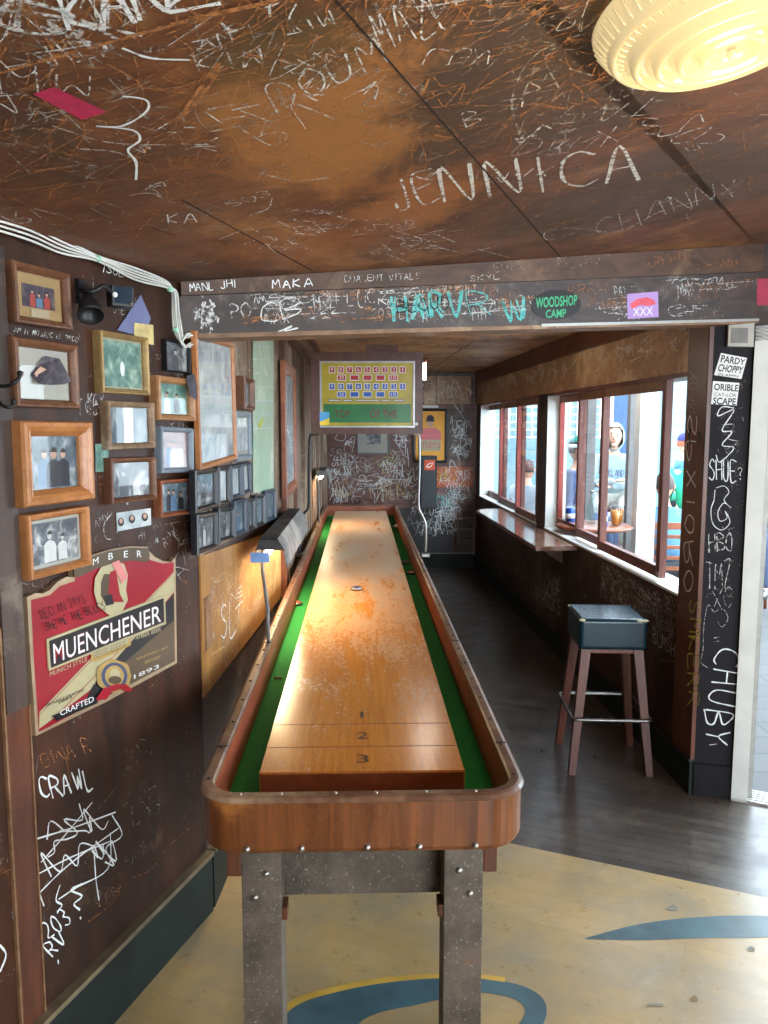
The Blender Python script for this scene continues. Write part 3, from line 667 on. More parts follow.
r5 = random.Random(9)
for (x0, y0, x1_, y1_, h, n) in ((2, 30, 66, 44, 44, 9), (20, 22, 70, 40, 28, 7)):
    px_word(ce, CE, '', (x0, y0), (x1_, y1_), h, .009, M_chalk, strokes=tag_strokes(r5, n))
px_word(ce, CE, 'KAN', (68, 36), (165, 12), 40, .010, M_chalkb, .5); px_word(ce, CE, 'Z', (165, 10), (218, 4), 30, .010, M_chalkb)
px_stroke(ce, CE, [(122, 96), (146, 100), (146, 112), (122, 126), (96, 126), (132, 130), (140, 140), (128, 150), (136, 162), (136, 180)], .006, M_chalkb)
px_stroke(ce, CE, [(80, 149), (110, 151), (130, 157)], .005, M_chalk); px_stroke(ce, CE, [(122, 48), (150, 58), (190, 60)], .006, M_chalkb); px_stroke(ce, CE, [(178, 120), (200, 88), (220, 62), (196, 104), (168, 124)], .010, M_scr)
for i in range(14):
    x, y = r5.uniform(150, 240), r5.uniform(105, 150); px_stroke(ce, CE, [(x, y), (x+r5.uniform(10, 40), y+r5.uniform(-8, 12))], .004, M_chalk)
for i in range(26):
    x, y = r5.uniform(262, 330), r5.uniform(205, 245); px_stroke(ce, CE, [(x, y), (x+r5.uniform(8, 30), y+r5.uniform(-3, 10))], .0035, M_chalk)
for i in range(22):
    x, y = r5.uniform(385, 480), r5.uniform(228, 255); px_stroke(ce, CE, [(x, y), (x+r5.uniform(8, 36), y+r5.uniform(-10, 10))], .0035, M_chalk)
def ce_fill(count, seed, ms, size, wd, kind, x=(-60, 840), y=(-60, 275), ang=.5):
    r = random.Random(seed)
    for i in range(count):
        px, py = r.uniform(*x), r.uniform(*y)
        if py > 285-.06*px-8: continue
        if py > 232+.3*px: continue
        a, b_ = CE.ab(px, py); q = r.random(); s = r.uniform(*size)/6; t = r.gauss(0, ang)
        if q < kind[0]: st, W = word_strokes(r.choice(WORDS), .5, r)
        elif q < kind[0]+kind[1]: st, W = tag_strokes(r, r.randint(4, 8))
        else:
            L = r.uniform(4, 20); st = [[(v2.x, v2.y) for v2 in catmull([Vector((0, 0, 0)), Vector((L/2, r.uniform(-2.5, 2.5), 0)), Vector((L, r.uniform(-2, 2), 0))], 4)]]; t = r.gauss(-.6, .7)
        ct, sn = math.cos(t), math.sin(t)
        # stay under the ceiling, clear of beam and wall
        ok = []
        for s1_ in st:
            pp = [(a+(x_*ct-y_*sn)*s, b_-(x_*sn+y_*ct)*s) for x_, y_ in s1_]
            good = True
            for (u_, v_) in (pp[0], pp[len(pp)//2], pp[-1]):
                P = CE.P(u_, v_)
                if (P-WL.o).dot(WL.n) < .04 or P.y > 2.38+.39*(P.x+.65)-.03: good = False
            if good: ok.append(pp)
        put(ce, CE, ok, r.uniform(*wd), r.choice(ms), lambda x_, y_, kk: CE.P(x_, y_, kk), .0006+.0003*(i % 5))
ce_fill(900, 71, [M_scr], (.03, .10), (.0012, .0035), (0, .15))
ce_fill(260, 72, [M_chalkt, M_chalk, M_chalkt], (.03, .10), (.0015, .004), (.35, .3))
ce_fill(160, 73, [M_scr, M_chalkt], (.02, .06), (.001, .002), (.2, .3), (100, 800), (200, 280))
struct(ce.build('ceiling', recalc=False))
cf = MB(); cf.prism([(C0[0]-.1, C0[1]+.12, ZF), (1.5, 3.45, ZF), (1.25, 9.0, ZF), (-.85, 9.0, ZF)], (0, 0, .04), M_ceil2)
CFp = Plane((0, 0, ZF), (1, 0, 0), (0, 1, 0), (0, 0, -1))
fill(cf, CFp, -.5, 1.0, 3.9, 8.7, 380, (.08, .25), [M_chalk, M_scry, M_scr], (.004, .010), (.3, .4), .6, 81, .001)
px_stroke(cf, CFp, [(428, 371), (474, 341)], .012, M_seam, smooth=False)
struct(cf.build('ceiling_corridor', recalc=False))
ro = MB(); ro.prism([(-3.4, -3.2, ZTOP), (3.75, -3.2, ZTOP), (3.75, 2.25, ZTOP), (1.62, 3.42, ZTOP), (1.56, 3.5, ZTOP), (1.22, 9.05, ZTOP), (-.85, 9.05, ZTOP), (-.8, 2.6, ZTOP)], (0, 0, .05), M_grey); struct(ro.build('ceiling_sky_block'))  # unseen slab added over the rooms to block sky light
# ------------------------------------------------------------------ beam over the corridor mouth
eL = Vector(WL.P(aL+.0, 0, 0)); bdir = Vector((PJ[0]-eL.x, PJ[1]-eL.y, 0)); BL_ = bdir.length
BE = wall_plane((eL.x, eL.y), (PJ[0], PJ[1]), (0.3, 0))
zb0, zb1 = zL2, ZR2; zt0, zt1 = zL, ZR
zm0 = BE.ab(190, 297)[1]; zm1 = BE.ab(735, 270)[1]
be = MB()
def bslab(mb, a0, a1, f0, f1, g0, g1, k0, k1, m, pl=BE, L=BL_):
    lo = lambda a: f0+(f1-f0)*a/L; hi = lambda a: g0+(g1-g0)*a/L
    mb.hexa([pl.P(a0, lo(a0), k0), pl.P(a1, lo(a1), k0), pl.P(a1, hi(a1), k0), pl.P(a0, hi(a0), k0)],
            [pl.P(a0, lo(a0), k1), pl.P(a1, lo(a1), k1), pl.P(a1, hi(a1), k1), pl.P(a0, hi(a0), k1)], m)
bslab(be, .0, BL_, zb0, zb1, ZTOP, ZTOP, -.12, 0, M_beam)
bslab(be, .0, BL_, zm0, zm1, zt0, zt1, 0, .022, M_beamt)
bslab(be, .0, BL_, zb0-.012, zb1-.012, zb0+.002, zb1+.002, -.13, .012, M_lip)
bslab(be, BL_*.55, BL_, zb0-.004, zb1-.004, zb0+.006, zb1+.006, .0125, .016, M_alu)
K = .001; K2 = .0235
px_word(be, BE, 'MANL JHI', (190, 292), (236, 287), 8, .0035, M_chalkb, k=K2); px_word(be, BE, 'MAKA', (272, 289), (312, 286), 8, .0045, M_chalkb, k=K2, jit=.4)
px_word(be, BE, 'DUALENT VITALS', (345, 282), (420, 279), 6, .0025, M_chalk, k=K2); px_word(be, BE, 'JEDAN', (487, 273), (524, 269), 8, .003, M_chalkt, k=K2); px_word(be, BE, 'ALOOD', (556, 269), (610, 262), 11, .0035, M_chalkt, k=K2)
px_word(be, BE, 'SHINA', (697, 270), (738, 265), 7, .003, M_scr, k=K2); px_word(be, BE, 'CRYSTAL', (650, 268), (690, 258), 9, .0025, M_scr, k=K2); px_word(be, BE, 'SKYL', (470, 281), (500, 279), 5, .0025, M_chalk, k=K2)
px_word(be, BE, 'SHUNA', (607, 275), (636, 271), 7, .003, M_scr); px_word(be, BE, 'BRENT', (570, 297), (616, 289), 10, .003, M_scr); px_word(be, BE, 'HER', (610, 311), (626, 303), 9, .003, M_scr); px_word(be, BE, 'JIM', (588, 306), (598, 303), 6, .0025, M_scr)
px_word(be, BE, 'HARV', (394, 322), (462, 316), 25, .014, M_cyan); px_word(be, BE, 'HARV', (396, 321), (462, 315), 22, .007, M_cyan, .6); px_word(be, BE, 'R', (470, 316), (490, 314), 24, .005, M_cyan); px_word(be, BE, 'W', (504, 322), (530, 318), 24, .014, M_cyan); px_word(be, BE, 'VV', (506, 322), (528, 318), 20, .008, M_cyan)
px_word(be, BE, 'BEOUD', (398, 313), (450, 308), 12, .004, M_ink, k=.003)
px_word(be, BE, 'MOI LUCK', (314, 309), (386, 304), 16, .0045, M_chalk, .5); px_word(be, BE, 'CB', (262, 322), (300, 316), 18, .005, M_chalkb, .6); px_stroke(be, BE, [(276, 333), (292, 326), (284, 331), (298, 328)], .007, M_chalkb)
px_word(be, BE, 'PO', (232, 318), (250, 316), 14, .004, M_chalk)
for i in range(40):
    x, y = r5.gauss(206, 5), r5.gauss(314, 9); px_stroke(be, BE, [(x, y), (x+r5.uniform(-3, 3), y+r5.uniform(-6, 6)), (x+r5.uniform(-3, 3), y+r5.uniform(-6, 6))], .007, M_chalk, k=.0012+.0001*(i % 4))
for i in range(130):
    t = r5.uniform(0, 1); px, py = 240+t*480, r5.uniform(292, 326)-t*8
    if 525 < px < 585 or 620 < px < 662: continue
    px_word(be, BE, '' if i % 2 else r5.choice(WORDS), (px, py), (px+r5.uniform(10, 26), py-1), r5.uniform(6, 14), .003, r5.choice([M_chalkt, M_scr, M_chalk, M_chalk]), strokes=tag_strokes(r5, 7) if i % 2 else None)
struct(be.build('trim_beam', recalc=False))
# ------------------------------------------------------------------ shuffleboard table
TN = Vector((-.0535, 1.822, 0)); TF = Vector((-.234, 7.69, 0)); tdir = (TF-TN).normalized(); TL_ = (TF-TN).length
TX = Matrix.Translation(TN) @ Matrix.Rotation(math.atan2(-tdir.x, tdir.y), 4, 'Z')
def tp(x, y, z): return TX @ Vector((x, y, z))
M_mahog = wood('polished mahogany', srgb(78, 40, 18), srgb(142, 82, 42), srgb(196, 126, 62), (12, 12, .6), 3.5, (.22, .38), (.56, .72), .06)
M_rimcap = wood('worn rail cap', srgb(84, 54, 40), srgb(126, 90, 68), srgb(166, 138, 110), (4, 4, 4), 4, (.25, .4), (.5, .66), .1)
M_redin = wood('red brown inner rail', srgb(126, 54, 32), srgb(170, 84, 52), None, (4, .8, 8), 4, (.35, .5))
m_, nt, b = nm('waxed playfield maple'); v = coords(nt); g = noi(nt, coords(nt, (26, 1.2, 1)), 3, 5, .6)
base = ramp(nt, g, [(.3, srgb(188, 112, 40)), (.7, srgb(218, 146, 62))])
big = noi(nt, coords(nt, (2.2, 1, 1)), 2.2, 5, .6); fine = noi(nt, coords(nt, (1, .5, 1)), 70, 6, .8); sp = N(nt, 'ShaderNodeSeparateXYZ'); nt.links.new(v, sp.inputs[0])
lng = maprange(nt, sp.outputs[1], .2, 2.6, -.16, .20)
m1 = N(nt, 'ShaderNodeMath', operation='ADD'); nt.links.new(fine, m1.inputs[0]); nt.links.new(lng, m1.inputs[1])
m2 = N(nt, 'ShaderNodeMath', operation='MULTIPLY_ADD'); nt.links.new(big, m2.inputs[0]); m2.inputs[1].default_value = .55; nt.links.new(m1.outputs[0], m2.inputs[2])
mp9 = N(nt, 'ShaderNodeMapping'); nt.links.new(N(nt, 'ShaderNodeTexCoord').outputs['Object'], mp9.inputs[0]); mp9.inputs['Scale'].default_value = (6, 1.1, 1)
bare_ = noi(nt, mp9.outputs[0], 1.6, 7, .7, .4); m3 = N(nt, 'ShaderNodeMath', operation='SUBTRACT'); nt.links.new(m2.outputs[0], m3.inputs[0]); nt.links.new(maprange(nt, bare_, .52, .68, 0, .34), m3.inputs[1]); m2 = m3
wax = maprange(nt, m2.outputs[0], .64, 1.12, 0, .95)
colr = mixc(nt, wax, base, srgb(192, 176, 156))
spk = noi(nt, coords(nt, (1, .45, 1)), 120, 4, .8); colr = mixc(nt, maprange(nt, spk, .54, .66, 0, .55), colr, srgb(150, 104, 66)); nt.links.new(colr, b.inputs['Base Color'])
nt.links.new(maprange(nt, wax, 0, 1, .22, .45), b.inputs['Roughness']); bump(nt, b, fine, .05, .001); M_play = m_
m_, nt, b = nm('green gutter carpet'); v = coords(nt); n = noi(nt, v, 260, 3, .8)
nt.links.new(ramp(nt, n, [(.3, srgb(8, 90, 40)), (.6, srgb(36, 168, 76)), (.8, srgb(120, 215, 130))]), b.inputs['Base Color']); b.inputs['Roughness'].default_value = .95; bump(nt, b, n, .9, .006); M_carp = m_
m_, nt, b = nm('chipped grey leg paint'); v = coords(nt); n = noi(nt, v, 9, 6, .7); n2 = noi(nt, v, 130, 3, .7)
colr = ramp(nt, n, [(.3, srgb(58, 48, 40)), (.6, srgb(98, 86, 74)), (.72, srgb(112, 72, 50))]); colr = mixc(nt, maprange(nt, n2, .62, .72), colr, srgb(160, 152, 142)); nt.links.new(colr, b.inputs['Base Color']); b.inputs['Roughness'].default_value = .6; bump(nt, b, n2, .2, .002); M_leg = m_
M_num = plain('faded black numerals', srgb(60, 36, 16), .6)
M_bolt = plain('steel bolt', srgb(170, 166, 160), .3, .9)
tab = thing('shuffleboard_table', 'long wooden shuffleboard table with green carpet gutters down the middle of the room', 'shuffleboard table', tuple(TN))
tab.rotation_euler = (0, 0, math.atan2(-tdir.x, tdir.y))
bpy.context.view_layer.update()
ZRIM, ZB, ZG = .843, .798, .735
def rr(hw, y0, y1, rn, rf, n=8):
    pts = []
    for cx, cy, r_, a0 in ((hw-rf, y1-rf, rf, 0), (-hw+rf, y1-rf, rf, 90), (-hw+rn, y0+rn, rn, 180), (hw-rn, y0+rn, rn, 270)):
        for i in range(n+1): t = R(a0+90*i/n); pts.append((cx+r_*math.cos(t), cy+r_*math.sin(t)))
    return pts
def ring(mb, prof, y0, y1, hw, rn, rf, m):   # prof: (inset,z) loop
    k = mb.mi(m); loops = []
    for ins, z in prof: loops.append([mb.bm.verts.new(tp(x, y, z)) for x, y in rr(hw-ins, y0+ins, y1-ins, max(rn-ins, .01), max(rf-ins, .01))])
    n = len(loops[0]); L = len(loops)
    for i in range(L):
        a, b_ = loops[i], loops[(i+1) % L]
        for j in range(n):
            fc = mb.bm.faces.new((a[j], a[(j+1) % n], b_[(j+1) % n], b_[j])); fc.material_index = k; fc.smooth = False
YN, YF = -.215, 6.06
mb = MB(); ring(mb, [(.006, .711), (.0, .722), (0, ZRIM-.014), (.022, ZRIM-.014), (.022, .711)], YN, YF, .369, .10, .04, M_mahog); mb.build('apron', tab)
mb = MB(); ring(mb, [(.0225, .725), (.0225, ZRIM-.014), (.0285, ZRIM-.014), (.036, .725)], YN, YF, .369, .10, .04, M_redin); mb.build('inner_rail', tab)
mb = MB(); ring(mb, [(-.004, ZRIM-.0135), (-.006, ZRIM-.010), (.0, ZRIM-.003), (.006, ZRIM), (.024, ZRIM), (.029, ZRIM-.005), (.029, ZRIM-.0135)], YN, YF, .369, .10, .04, M_rimcap)
for yy in (.06, 1.0, 2.4, 4.1, 5.2):
    for sx in (-1, 1): mb.box((sx*.354, yy, ZRIM+.0008), (.028, .005, .0016), M_blackm, TX)
cap = mb.build('rail_cap', tab)
for yy in [(-.12)+.17*i for i in range(36)]:
    for sx in (-1, 1): mb = MB(); mb.lathe([(0, ZRIM+.0035), (.0035, ZRIM+.0025), (.0045, ZRIM)], M_blackm, TX @ Matrix.Translation((sx*.354, yy, 0)), 8); mb.build('screw', cap)
for xx in (-.27, -.18, -.06, .03, .14, .25): mb = MB(); mb.lathe([(0, ZRIM+.0035), (.0035, ZRIM+.0025), (.0045, ZRIM)], M_bolt, TX @ Matrix.Translation((xx, -.200, 0)), 8); mb.build('screw', cap)
mb = MB(); pts = rr(.334, YN+.036, YF-.036, .06, .03); mb.prism([tp(x, y, ZG-.02) for x, y in pts], (0, 0, .02), M_carp); mb.build('gutter_carpet', tab)
mb = MB()
BV = bmesh.new(); bmesh.ops.create_cube(BV, size=1); bmesh.ops.scale(BV, vec=(.51, TL_, .055), verts=BV.verts); bmesh.ops.bevel(BV, geom=BV.edges[:], offset=.0025, segments=2, affect='EDGES')
BE_ = bmesh.new(); bmesh.ops.create_cube(BE_, size=1); bmesh.ops.scale(BE_, vec=(.508, TL_-.002, .05), verts=BE_.verts)
mb.box((0, -.0006, ZB-.029), (.504, .0015, .05), M_redin, TX); BE_.free()
mb.add(BV, M_play, Matrix.Translation(tp(0, TL_/2, ZB-.0275)) @ Matrix.Rotation(math.atan2(-tdir.x, tdir.y), 4, 'Z'))
for i, (tx, yy) in enumerate((('3', .05), ('2', .20), ('1', .355))):
    print_text(mb, tx, lambda a, b_, yy=yy: tp(-.015+(.010 if tx == '1' else 0)+.032*a*(.3 if tx == '1' else 1), yy+.048*b_, ZB+.0006), M_num)
M_line = plain('thin score line', srgb(120, 66, 20), .5)
for yy in (.151, .308): mb.box((0, yy, ZB+.0003), (.50, .0025, .0006), M_line, TX)
pf = mb.build('playfield', tab)
mb = MB()
for yy in [.2, 1.2, 2.2, 3.2, 4.2, 5.2]: mb.box((0, yy, .7), (.60, .09, .0215), M_leg, TX)
mb.box((0, 2.93, .70), (.54, 5.9, .022), M_leg, TX); mb.build('underframe', tab)
for yy in (.03, 2.9, 5.6):
    for sx in (-1, 1):
        mb = MB(); mb.box((sx*.252, yy, .355), (.098, .10, .71), M_leg, TX, .004); lg = mb.build('leg', tab)
        mb = MB(); mb.box((sx*.318, yy-.015, .622), (.036, .07, .165), M_trim, TX, .006); mb.build('bracket', lg); mb = MB(); mb.box((sx*.196, yy-.02, .435), (.014, .05, .032), M_trim, TX, .003); mb.build('wedge', lg)
        for (dx, zz_) in ((sx*-.012, .547), (sx*.016, .485)):
            mb = MB(); mb.lathe([(0, .008), (.007, .007), (.009, .0)], M_bolt, TX @ Matrix.Translation((sx*.252+dx, yy-.05, zz_)) @ Matrix.Rotation(R(90), 4, 'X'), 10); mb.build('bolt', lg)
    mb = MB(); mb.box((0, yy+.06, .565), (.41, .022, .28), M_leg, TX, .003); mb.build('cross_panel', tab)
for xx in (-.255, -.135, .01, .125, .25, ):
    mb = MB(); X = TX @ Matrix.Translation((xx, YN, .724)) @ Matrix.Rotation(R(90), 4, 'X'); mb.lathe([(0, .008), (.005, .007), (.0075, .002), (.0075, 0)], M_bolt, X, 12); mb.build('bolt', tab)
# pucks
def puck(px, py, z, col, label, name='puck'):
    p = FLOOR.hit(px, py, z); t = thing(name, label, 'puck', (p.x, p.y, z), 0, 'shuffleboard pucks on the table')
    X = Matrix.Translation((p.x, p.y, z))
    mb = MB(); mb.lathe([(0, 0), (.026, 0), (.029, .003), (.029, .013), (.027, .016), (.018, .0165), (.018, .012), (0, .012)], M_steel, X, 28); mb.build('steel_body', t)
    mb = MB(); mb.lathe([(0, .021), (.008, .0205), (.017, .017), (.0178, .0125), (0, .0125)], plain('puck cap '+label[:6], col, .3), X, 24); mb.build('cap', t)
puck(356, 590, ZB+.0005, srgb(60, 56, 120), 'blue capped steel puck in the middle of the playfield')
puck(297, 605, ZG+.0005, srgb(200, 50, 36), 'red capped puck lying in the left green gutter')
puck(411, 574, ZG+.0005, srgb(200, 60, 40), 'red capped puck in the right gutter, the nearer of two')
puck(405.5, 563.5, ZG+.0005, srgb(90, 40, 34), 'dark red puck in the right gutter, the farther of two')
p = FLOOR.hit(278, 678, ZG+.006); mb = MB(); mb.tube([p+Vector((-.014, -.002, 0)), p+Vector((.014, .002, .0))], .004, M_lip, 8); tag(mb.build('cigarette_butt'), 'small tan cigarette butt in the left green gutter', 'litter')
p = FLOOR.hit(396.5, 527, ZG+.01); mb = MB()
vv = [p+Vector((math.cos(t)*.05*rnd.uniform(.6, 1), math.sin(t)*.09*rnd.uniform(.6, 1), rnd.uniform(-.008, .02))) for t in [i*.785 for i in range(8)]]
for i in range(8): mb.face([p+Vector((0, 0, .03)), vv[i], vv[(i+1) % 8]], M_white)
for v_ in vv: pass
tag(mb.build('crumpled_napkin'), 'crumpled white napkin at the far end of the right gutter', 'napkin')
# ------------------------------------------------------------------ hooded side lamps
M_hood = wood('weathered black hood', srgb(34, 34, 36), srgb(66, 66, 68), srgb(96, 94, 92), (6, 2, 6), 4, (.5, .7), (.55, .7), .3)
M_hoodg = wood('scuffed grey hood side', srgb(90, 88, 86), srgb(136, 132, 126), srgb(170, 160, 150), (6, 2, 6), 4, (.5, .7), (.5, .65), .3)
M_tube = emit('warm tube light', (1.0, .78, .48), 22)
def hood(loc, ang, L, W, label, pole_to, mtop, sticker=True, power=7):
    t = thing('hooded_lamp', label, 'lamp', (pole_to[0], pole_to[1], pole_to[2]), 0)
    X = Matrix.Translation(loc) @ Matrix.Rotation(ang, 4, 'Z')
    mb = MB(); h = .075; th = .004
    sec = [(-W/2, -.01), (-W/2+.012, h*.45), (-W*.28, h), (W*.28, h), (W/2, h*.35), (W/2+.01, -h*.55)]
    sec2 = [(x*(1-.07), z-(.006 if abs(x) < W*.4 else 0)) for x, z in sec]
    for (x0, z0), (x1_, z1), (u0, w0), (u1, w1_) in zip(sec, sec[1:], sec2, sec2[1:]):
        mm = M_hoodg if x0 >= W*.4 or x1_ > W*.49 else mtop
        mb.hexa([X @ Vector(q) for q in ((x0, 0, z0), (x1_, 0, z1), (u1, 0, w1_), (u0, 0, w0))], [X @ Vector(q) for q in ((x0, L, z0), (x1_, L, z1), (u1, L, w1_), (u0, L, w0))], mm)
    for y in (0, L-.006):
        mb.prism([X @ Vector((x, y, z)) for x, z in ((-W/2, .03), (-W/2+.012, h*.45), (-W*.28, h), (W*.28, h), (W/2, h*.35), (W/2, .03))], X.to_3x3() @ Vector((0, .006, 0)), mtop)
    mb.build('hood', t)
    mb = MB(); mb.tube([X @ Vector((-.01, .03, .012)), X @ Vector((-.01, L-.03, .012))], .013, M_tube, 12); mb.build('light_tube', t)
    mb = MB(); mb.tube([X @ Vector((-.03, .06, .03)), X @ Vector((-.03, .03, -.06)), Vector(pole_to)+Vector((0, 0, .12)), Vector(pole_to)], .007, M_grey, 8); mb.build('arm', t)
    if sticker:
        mb = MB(); mb.box((-.035, -.006, .0), (.075, .003, .04), plain('blue sticker', srgb(110, 150, 205), .6), X); mb.build('sticker', t)
    l = bpy.data.lights.new('hooded_lamp_light', 'AREA'); l.shape = 'RECTANGLE'; l.size = .05; l.size_y = L-.1; l.energy = power; l.color = (1.0, .74, .42)
    lo = bpy.data.objects.new('hooded_lamp_light', l); COL.objects.link(lo); lo.parent = t; lo.location = world_of(t).inverted() @ (X @ Vector((0, L/2, -.004)))
    lo.rotation_euler = (0, R(-28), ang)
    return t
pr = tp(-.352, 1.02, ZRIM)
hood((-.458, 3.02, 1.13), R(1.5), 1.12, .125, 'long black hooded lamp with blue sticker over the left rail by the ochre wall', (pr.x, pr.y, ZRIM+.001), M_hood, True, 7.5)
pr2 = tp(-.349, 4.55, ZRIM)
hood((-.51, 6.25, 1.215), R(1.5), .55, .12, 'pale grey hooded lamp with a red end at the far end of the left rail', (pr2.x, pr2.y, ZRIM+.001), M_hoodg, False, 4)
# ------------------------------------------------------------------ scoreboard over the table
SB = Plane((0, 4.75, 0), (1, 0, 0), (0, 0, 1), (0, -1, 0))
M_sbw = wood('dark red brown cabinet', srgb(66, 34, 28), srgb(100, 58, 46), None, (4, 4, 4), 4, (.3, .5))
M_silver = plain('silver bezel', srgb(170, 172, 176), .3, .6)
M_sbg = plain('olive yellow score glass', srgb(176, 158, 44), .3, 0, .12, 10)
M_sbgr = plain('green score glass', srgb(30, 120, 66), .3, 0, .2, 10)
M_sred = plain('red score tile', srgb(176, 32, 44), .3); M_sblu = plain('blue score tile', srgb(30, 84, 180), .3); M_wht = plain('printed white', srgb(225, 225, 222), .5, 0, .03)
M_dred = plain('dark red print', srgb(120, 20, 26), .5)
tsb = thing('scoreboard', 'brown electric shuffleboard scoreboard with red and blue number tiles above the table', 'scoreboard', tuple(SB.hit(367, 434)))
def sbx(mb, p0, p1, k0, k1, m):
    a0, z0 = SB.ab(p0[0], p1[1], 0); a1, z1 = SB.ab(p1[0], p0[1], 0); mb.wbox(SB, a0, a1, z0, z1, k0, k1, m)
mb = MB(); sbx(mb, (311, 352), (423, 434), -.14, -.02, M_sbw)
for p0, p1 in (((311, 352), (423, 361)), ((311, 427.5), (423, 434)), ((311, 361), (319.5, 427.5)), ((415, 361), (423, 427.5))): sbx(mb, p0, p1, -.02, 0, M_sbw)
mb.build('cabinet', tsb)
mb = MB(); 
for p0, p1 in (((319.5, 361), (415, 362.6)), ((319.5, 426), (415, 427.5)), ((319.5, 362.6), (321.3, 426)), ((413.2, 362.6), (415, 426))): sbx(mb, p0, p1, -.018, -.008, M_silver)
mb.build('bezel', tsb)
mb = MB(); sbx(mb, (321.3, 362.6), (413.2, 426), -.02, -.016, M_sbg); sbx(mb, (323.5, 404), (411, 422.5), -.016, -.0155, M_sbgr)
def tile(x0, x1_, y0, y1, m, txt):
    sbx(mb, (x0, y0), (x1_, y1), -.016, -.0148, M_wht); sbx(mb, (x0+.7, y0+.7), (x1_-.7, y1-.7), -.0148, -.0142, m)
    if txt:
        wd = .55 if len(txt) > 1 else (.12 if txt == '1' else .32); c = (x0+x1_)/2; hw = (y1-y0)*wd/2*(1.5 if len(txt) > 1 else 1.1)
        print_text(mb, txt, quadfn(SB, (c-hw, y1-1.4), (c+hw, y1-1.4), (c+hw, y0+1.4), (c-hw, y0+1.4), -.0138), M_wht)
for row, (yy, m) in enumerate(((366.2, M_sred), (383, M_sblu))):
    for i in range(9): tile(328.7+i*8.85, 335+i*8.85, yy, yy+6.8, m, str(9-i))
    for i, t_ in enumerate(('20', '', '', '', '10')): tile(336.8+i*13, 346+i*13, yy+8.3, yy+14.3, m, t_)
for i, (a, b_) in enumerate(((328, 341), (342.5, 353), (355, 380), (381, 391), (393, 405))): sbx(mb, (a, 399.2), (b_, 401.6), -.016, -.0152, M_grey); sbx(mb, (a+1, 400), (b_-1, 400.7), -.0152, -.0148, M_wht)
print_text(mb, 'TOP', quadfn(SB, (334, 417.5), (350, 417.5), (350, 410), (334, 410), -.0145), M_dred); print_text(mb, 'OF THE', quadfn(SB, (370, 418), (397, 418), (397, 410), (370, 410), -.0145), M_dred)
mb.build('score_panel', tsb)
mb = MB(); sbx(mb, (320, 361.5), (414.5, 427), -.0075, -.006, glassm('scoreboard glass', (1, 1, 1), .8)); mb.build('glass', tsb)
mb = MB(); sbx(mb, (319.8, 412), (329.3, 425), .0005, .0015, plain('sticker blue', srgb(80, 160, 215), .5)); mb.face([SB.hit(a, b_, .002) for a, b_ in ((319.8, 425), (329.3, 425), (329.3, 418), (319.8, 422))], plain('sticker yellow', srgb(235, 205, 60), .5)); mb.build('sticker', tsb)
mb = MB(); sbx(mb, (366, 344), (398, 352), -.13, -.03, M_sbw); X = Matrix.Translation(SB.hit(382, 352, -.03)) @ Matrix.Rotation(R(90), 4, 'X')
mb.build('top_bracket', tsb)
mb = MB(); p = SB.hit(416.5, 424, .0); mb.lathe([(0, .004), (.008, .003), (.01, 0)], M_wht, Matrix.Translation(p) @ Matrix.Rotation(R(90), 4, 'X'), 14); mb.build('lock', tsb)
mb = MB(); mb.tube([SB.hit(424.5, 380, -.05), SB.hit(424.5, 363, -.05)], .011, emit('small tube glow', (1, .97, .9), 9), 10); mb.build('side_light', tsb); q_ = point('side_light_bulb', tuple(SB.hit(427.5, 371, -.05)), 5, (1, .88, .7), .02); q_.parent = tsb; q_.location = world_of(tsb).inverted() @ SB.hit(427.5, 371, -.05)
mb = MB(); mb.tube([SB.hit(424.5, 362.8, -.05), SB.hit(424.5, 358, -.05)], .014, M_sbw, 10); mb.build('light_socket', tsb)
def post(pxs, m, label, ks=None):
    P = catmull([SB.hit(a, b_, -.06) for a, b_ in pxs], 5)
    mb = MB(); mb.tube(P, .009 if m is M_blackm else .0075, m, 10); e = P[-1]; mb.box((e.x, e.y, e.z-.012), (.05, .06, .02), m, None, .003)
    return mb
zr = tp(0, 2.93, 0).y
mb = post([(319, 434), (313.5, 434.5), (310, 438), (309.3, 470), (308.5, 505), (304, 513), (299.5, 520), (299, 535), (299, 553)], M_blackm, ''); mb.build('left_post', tsb)
mb = post([(413, 434), (417, 434.5), (419.3, 438), (419.5, 470), (418.6, 505), (422, 515), (425.5, 524), (426, 540), (425.5, 553)], M_steel, ''); o = mb.build('right_post', tsb); o['label'] = 'chrome right post'
# ------------------------------------------------------------------ picture frames
M_fr = {
 'tan': wood('tan frame wood', srgb(150, 104, 66), srgb(190, 142, 98), None, (5, 5, 5), 6, (.35, .5)),
 'brown': wood('brown frame wood', srgb(84, 50, 32), srgb(128, 84, 56), None, (5, 5, 5), 6, (.35, .5)),
 'honey': wood('honey frame wood', srgb(158, 96, 50), srgb(196, 134, 80), None, (5, 5, 5), 6, (.3, .45)),
 'rustic': wood('rustic grey brown frame wood', srgb(104, 80, 58), srgb(158, 130, 102), srgb(176, 158, 134), (5, 5, 5), 6, (.5, .7), (.5, .6)),
 'gilt': plain('worn gilt', srgb(150, 122, 78), .38, .3, .25, 30),
 'grey': plain('blue grey frame paint', srgb(116, 128, 138), .45, 0, .12, 20),
 'black': plain('black frame lacquer', srgb(22, 24, 30), .35, 0, .25, 20),
 'slate': plain('dark slate frame', srgb(44, 54, 70), .4, 0, .2, 20),
 'red': wood('reddish frame wood', srgb(122, 66, 40), srgb(164, 98, 62), None, (5, 5, 5), 6, (.3, .5)),
}
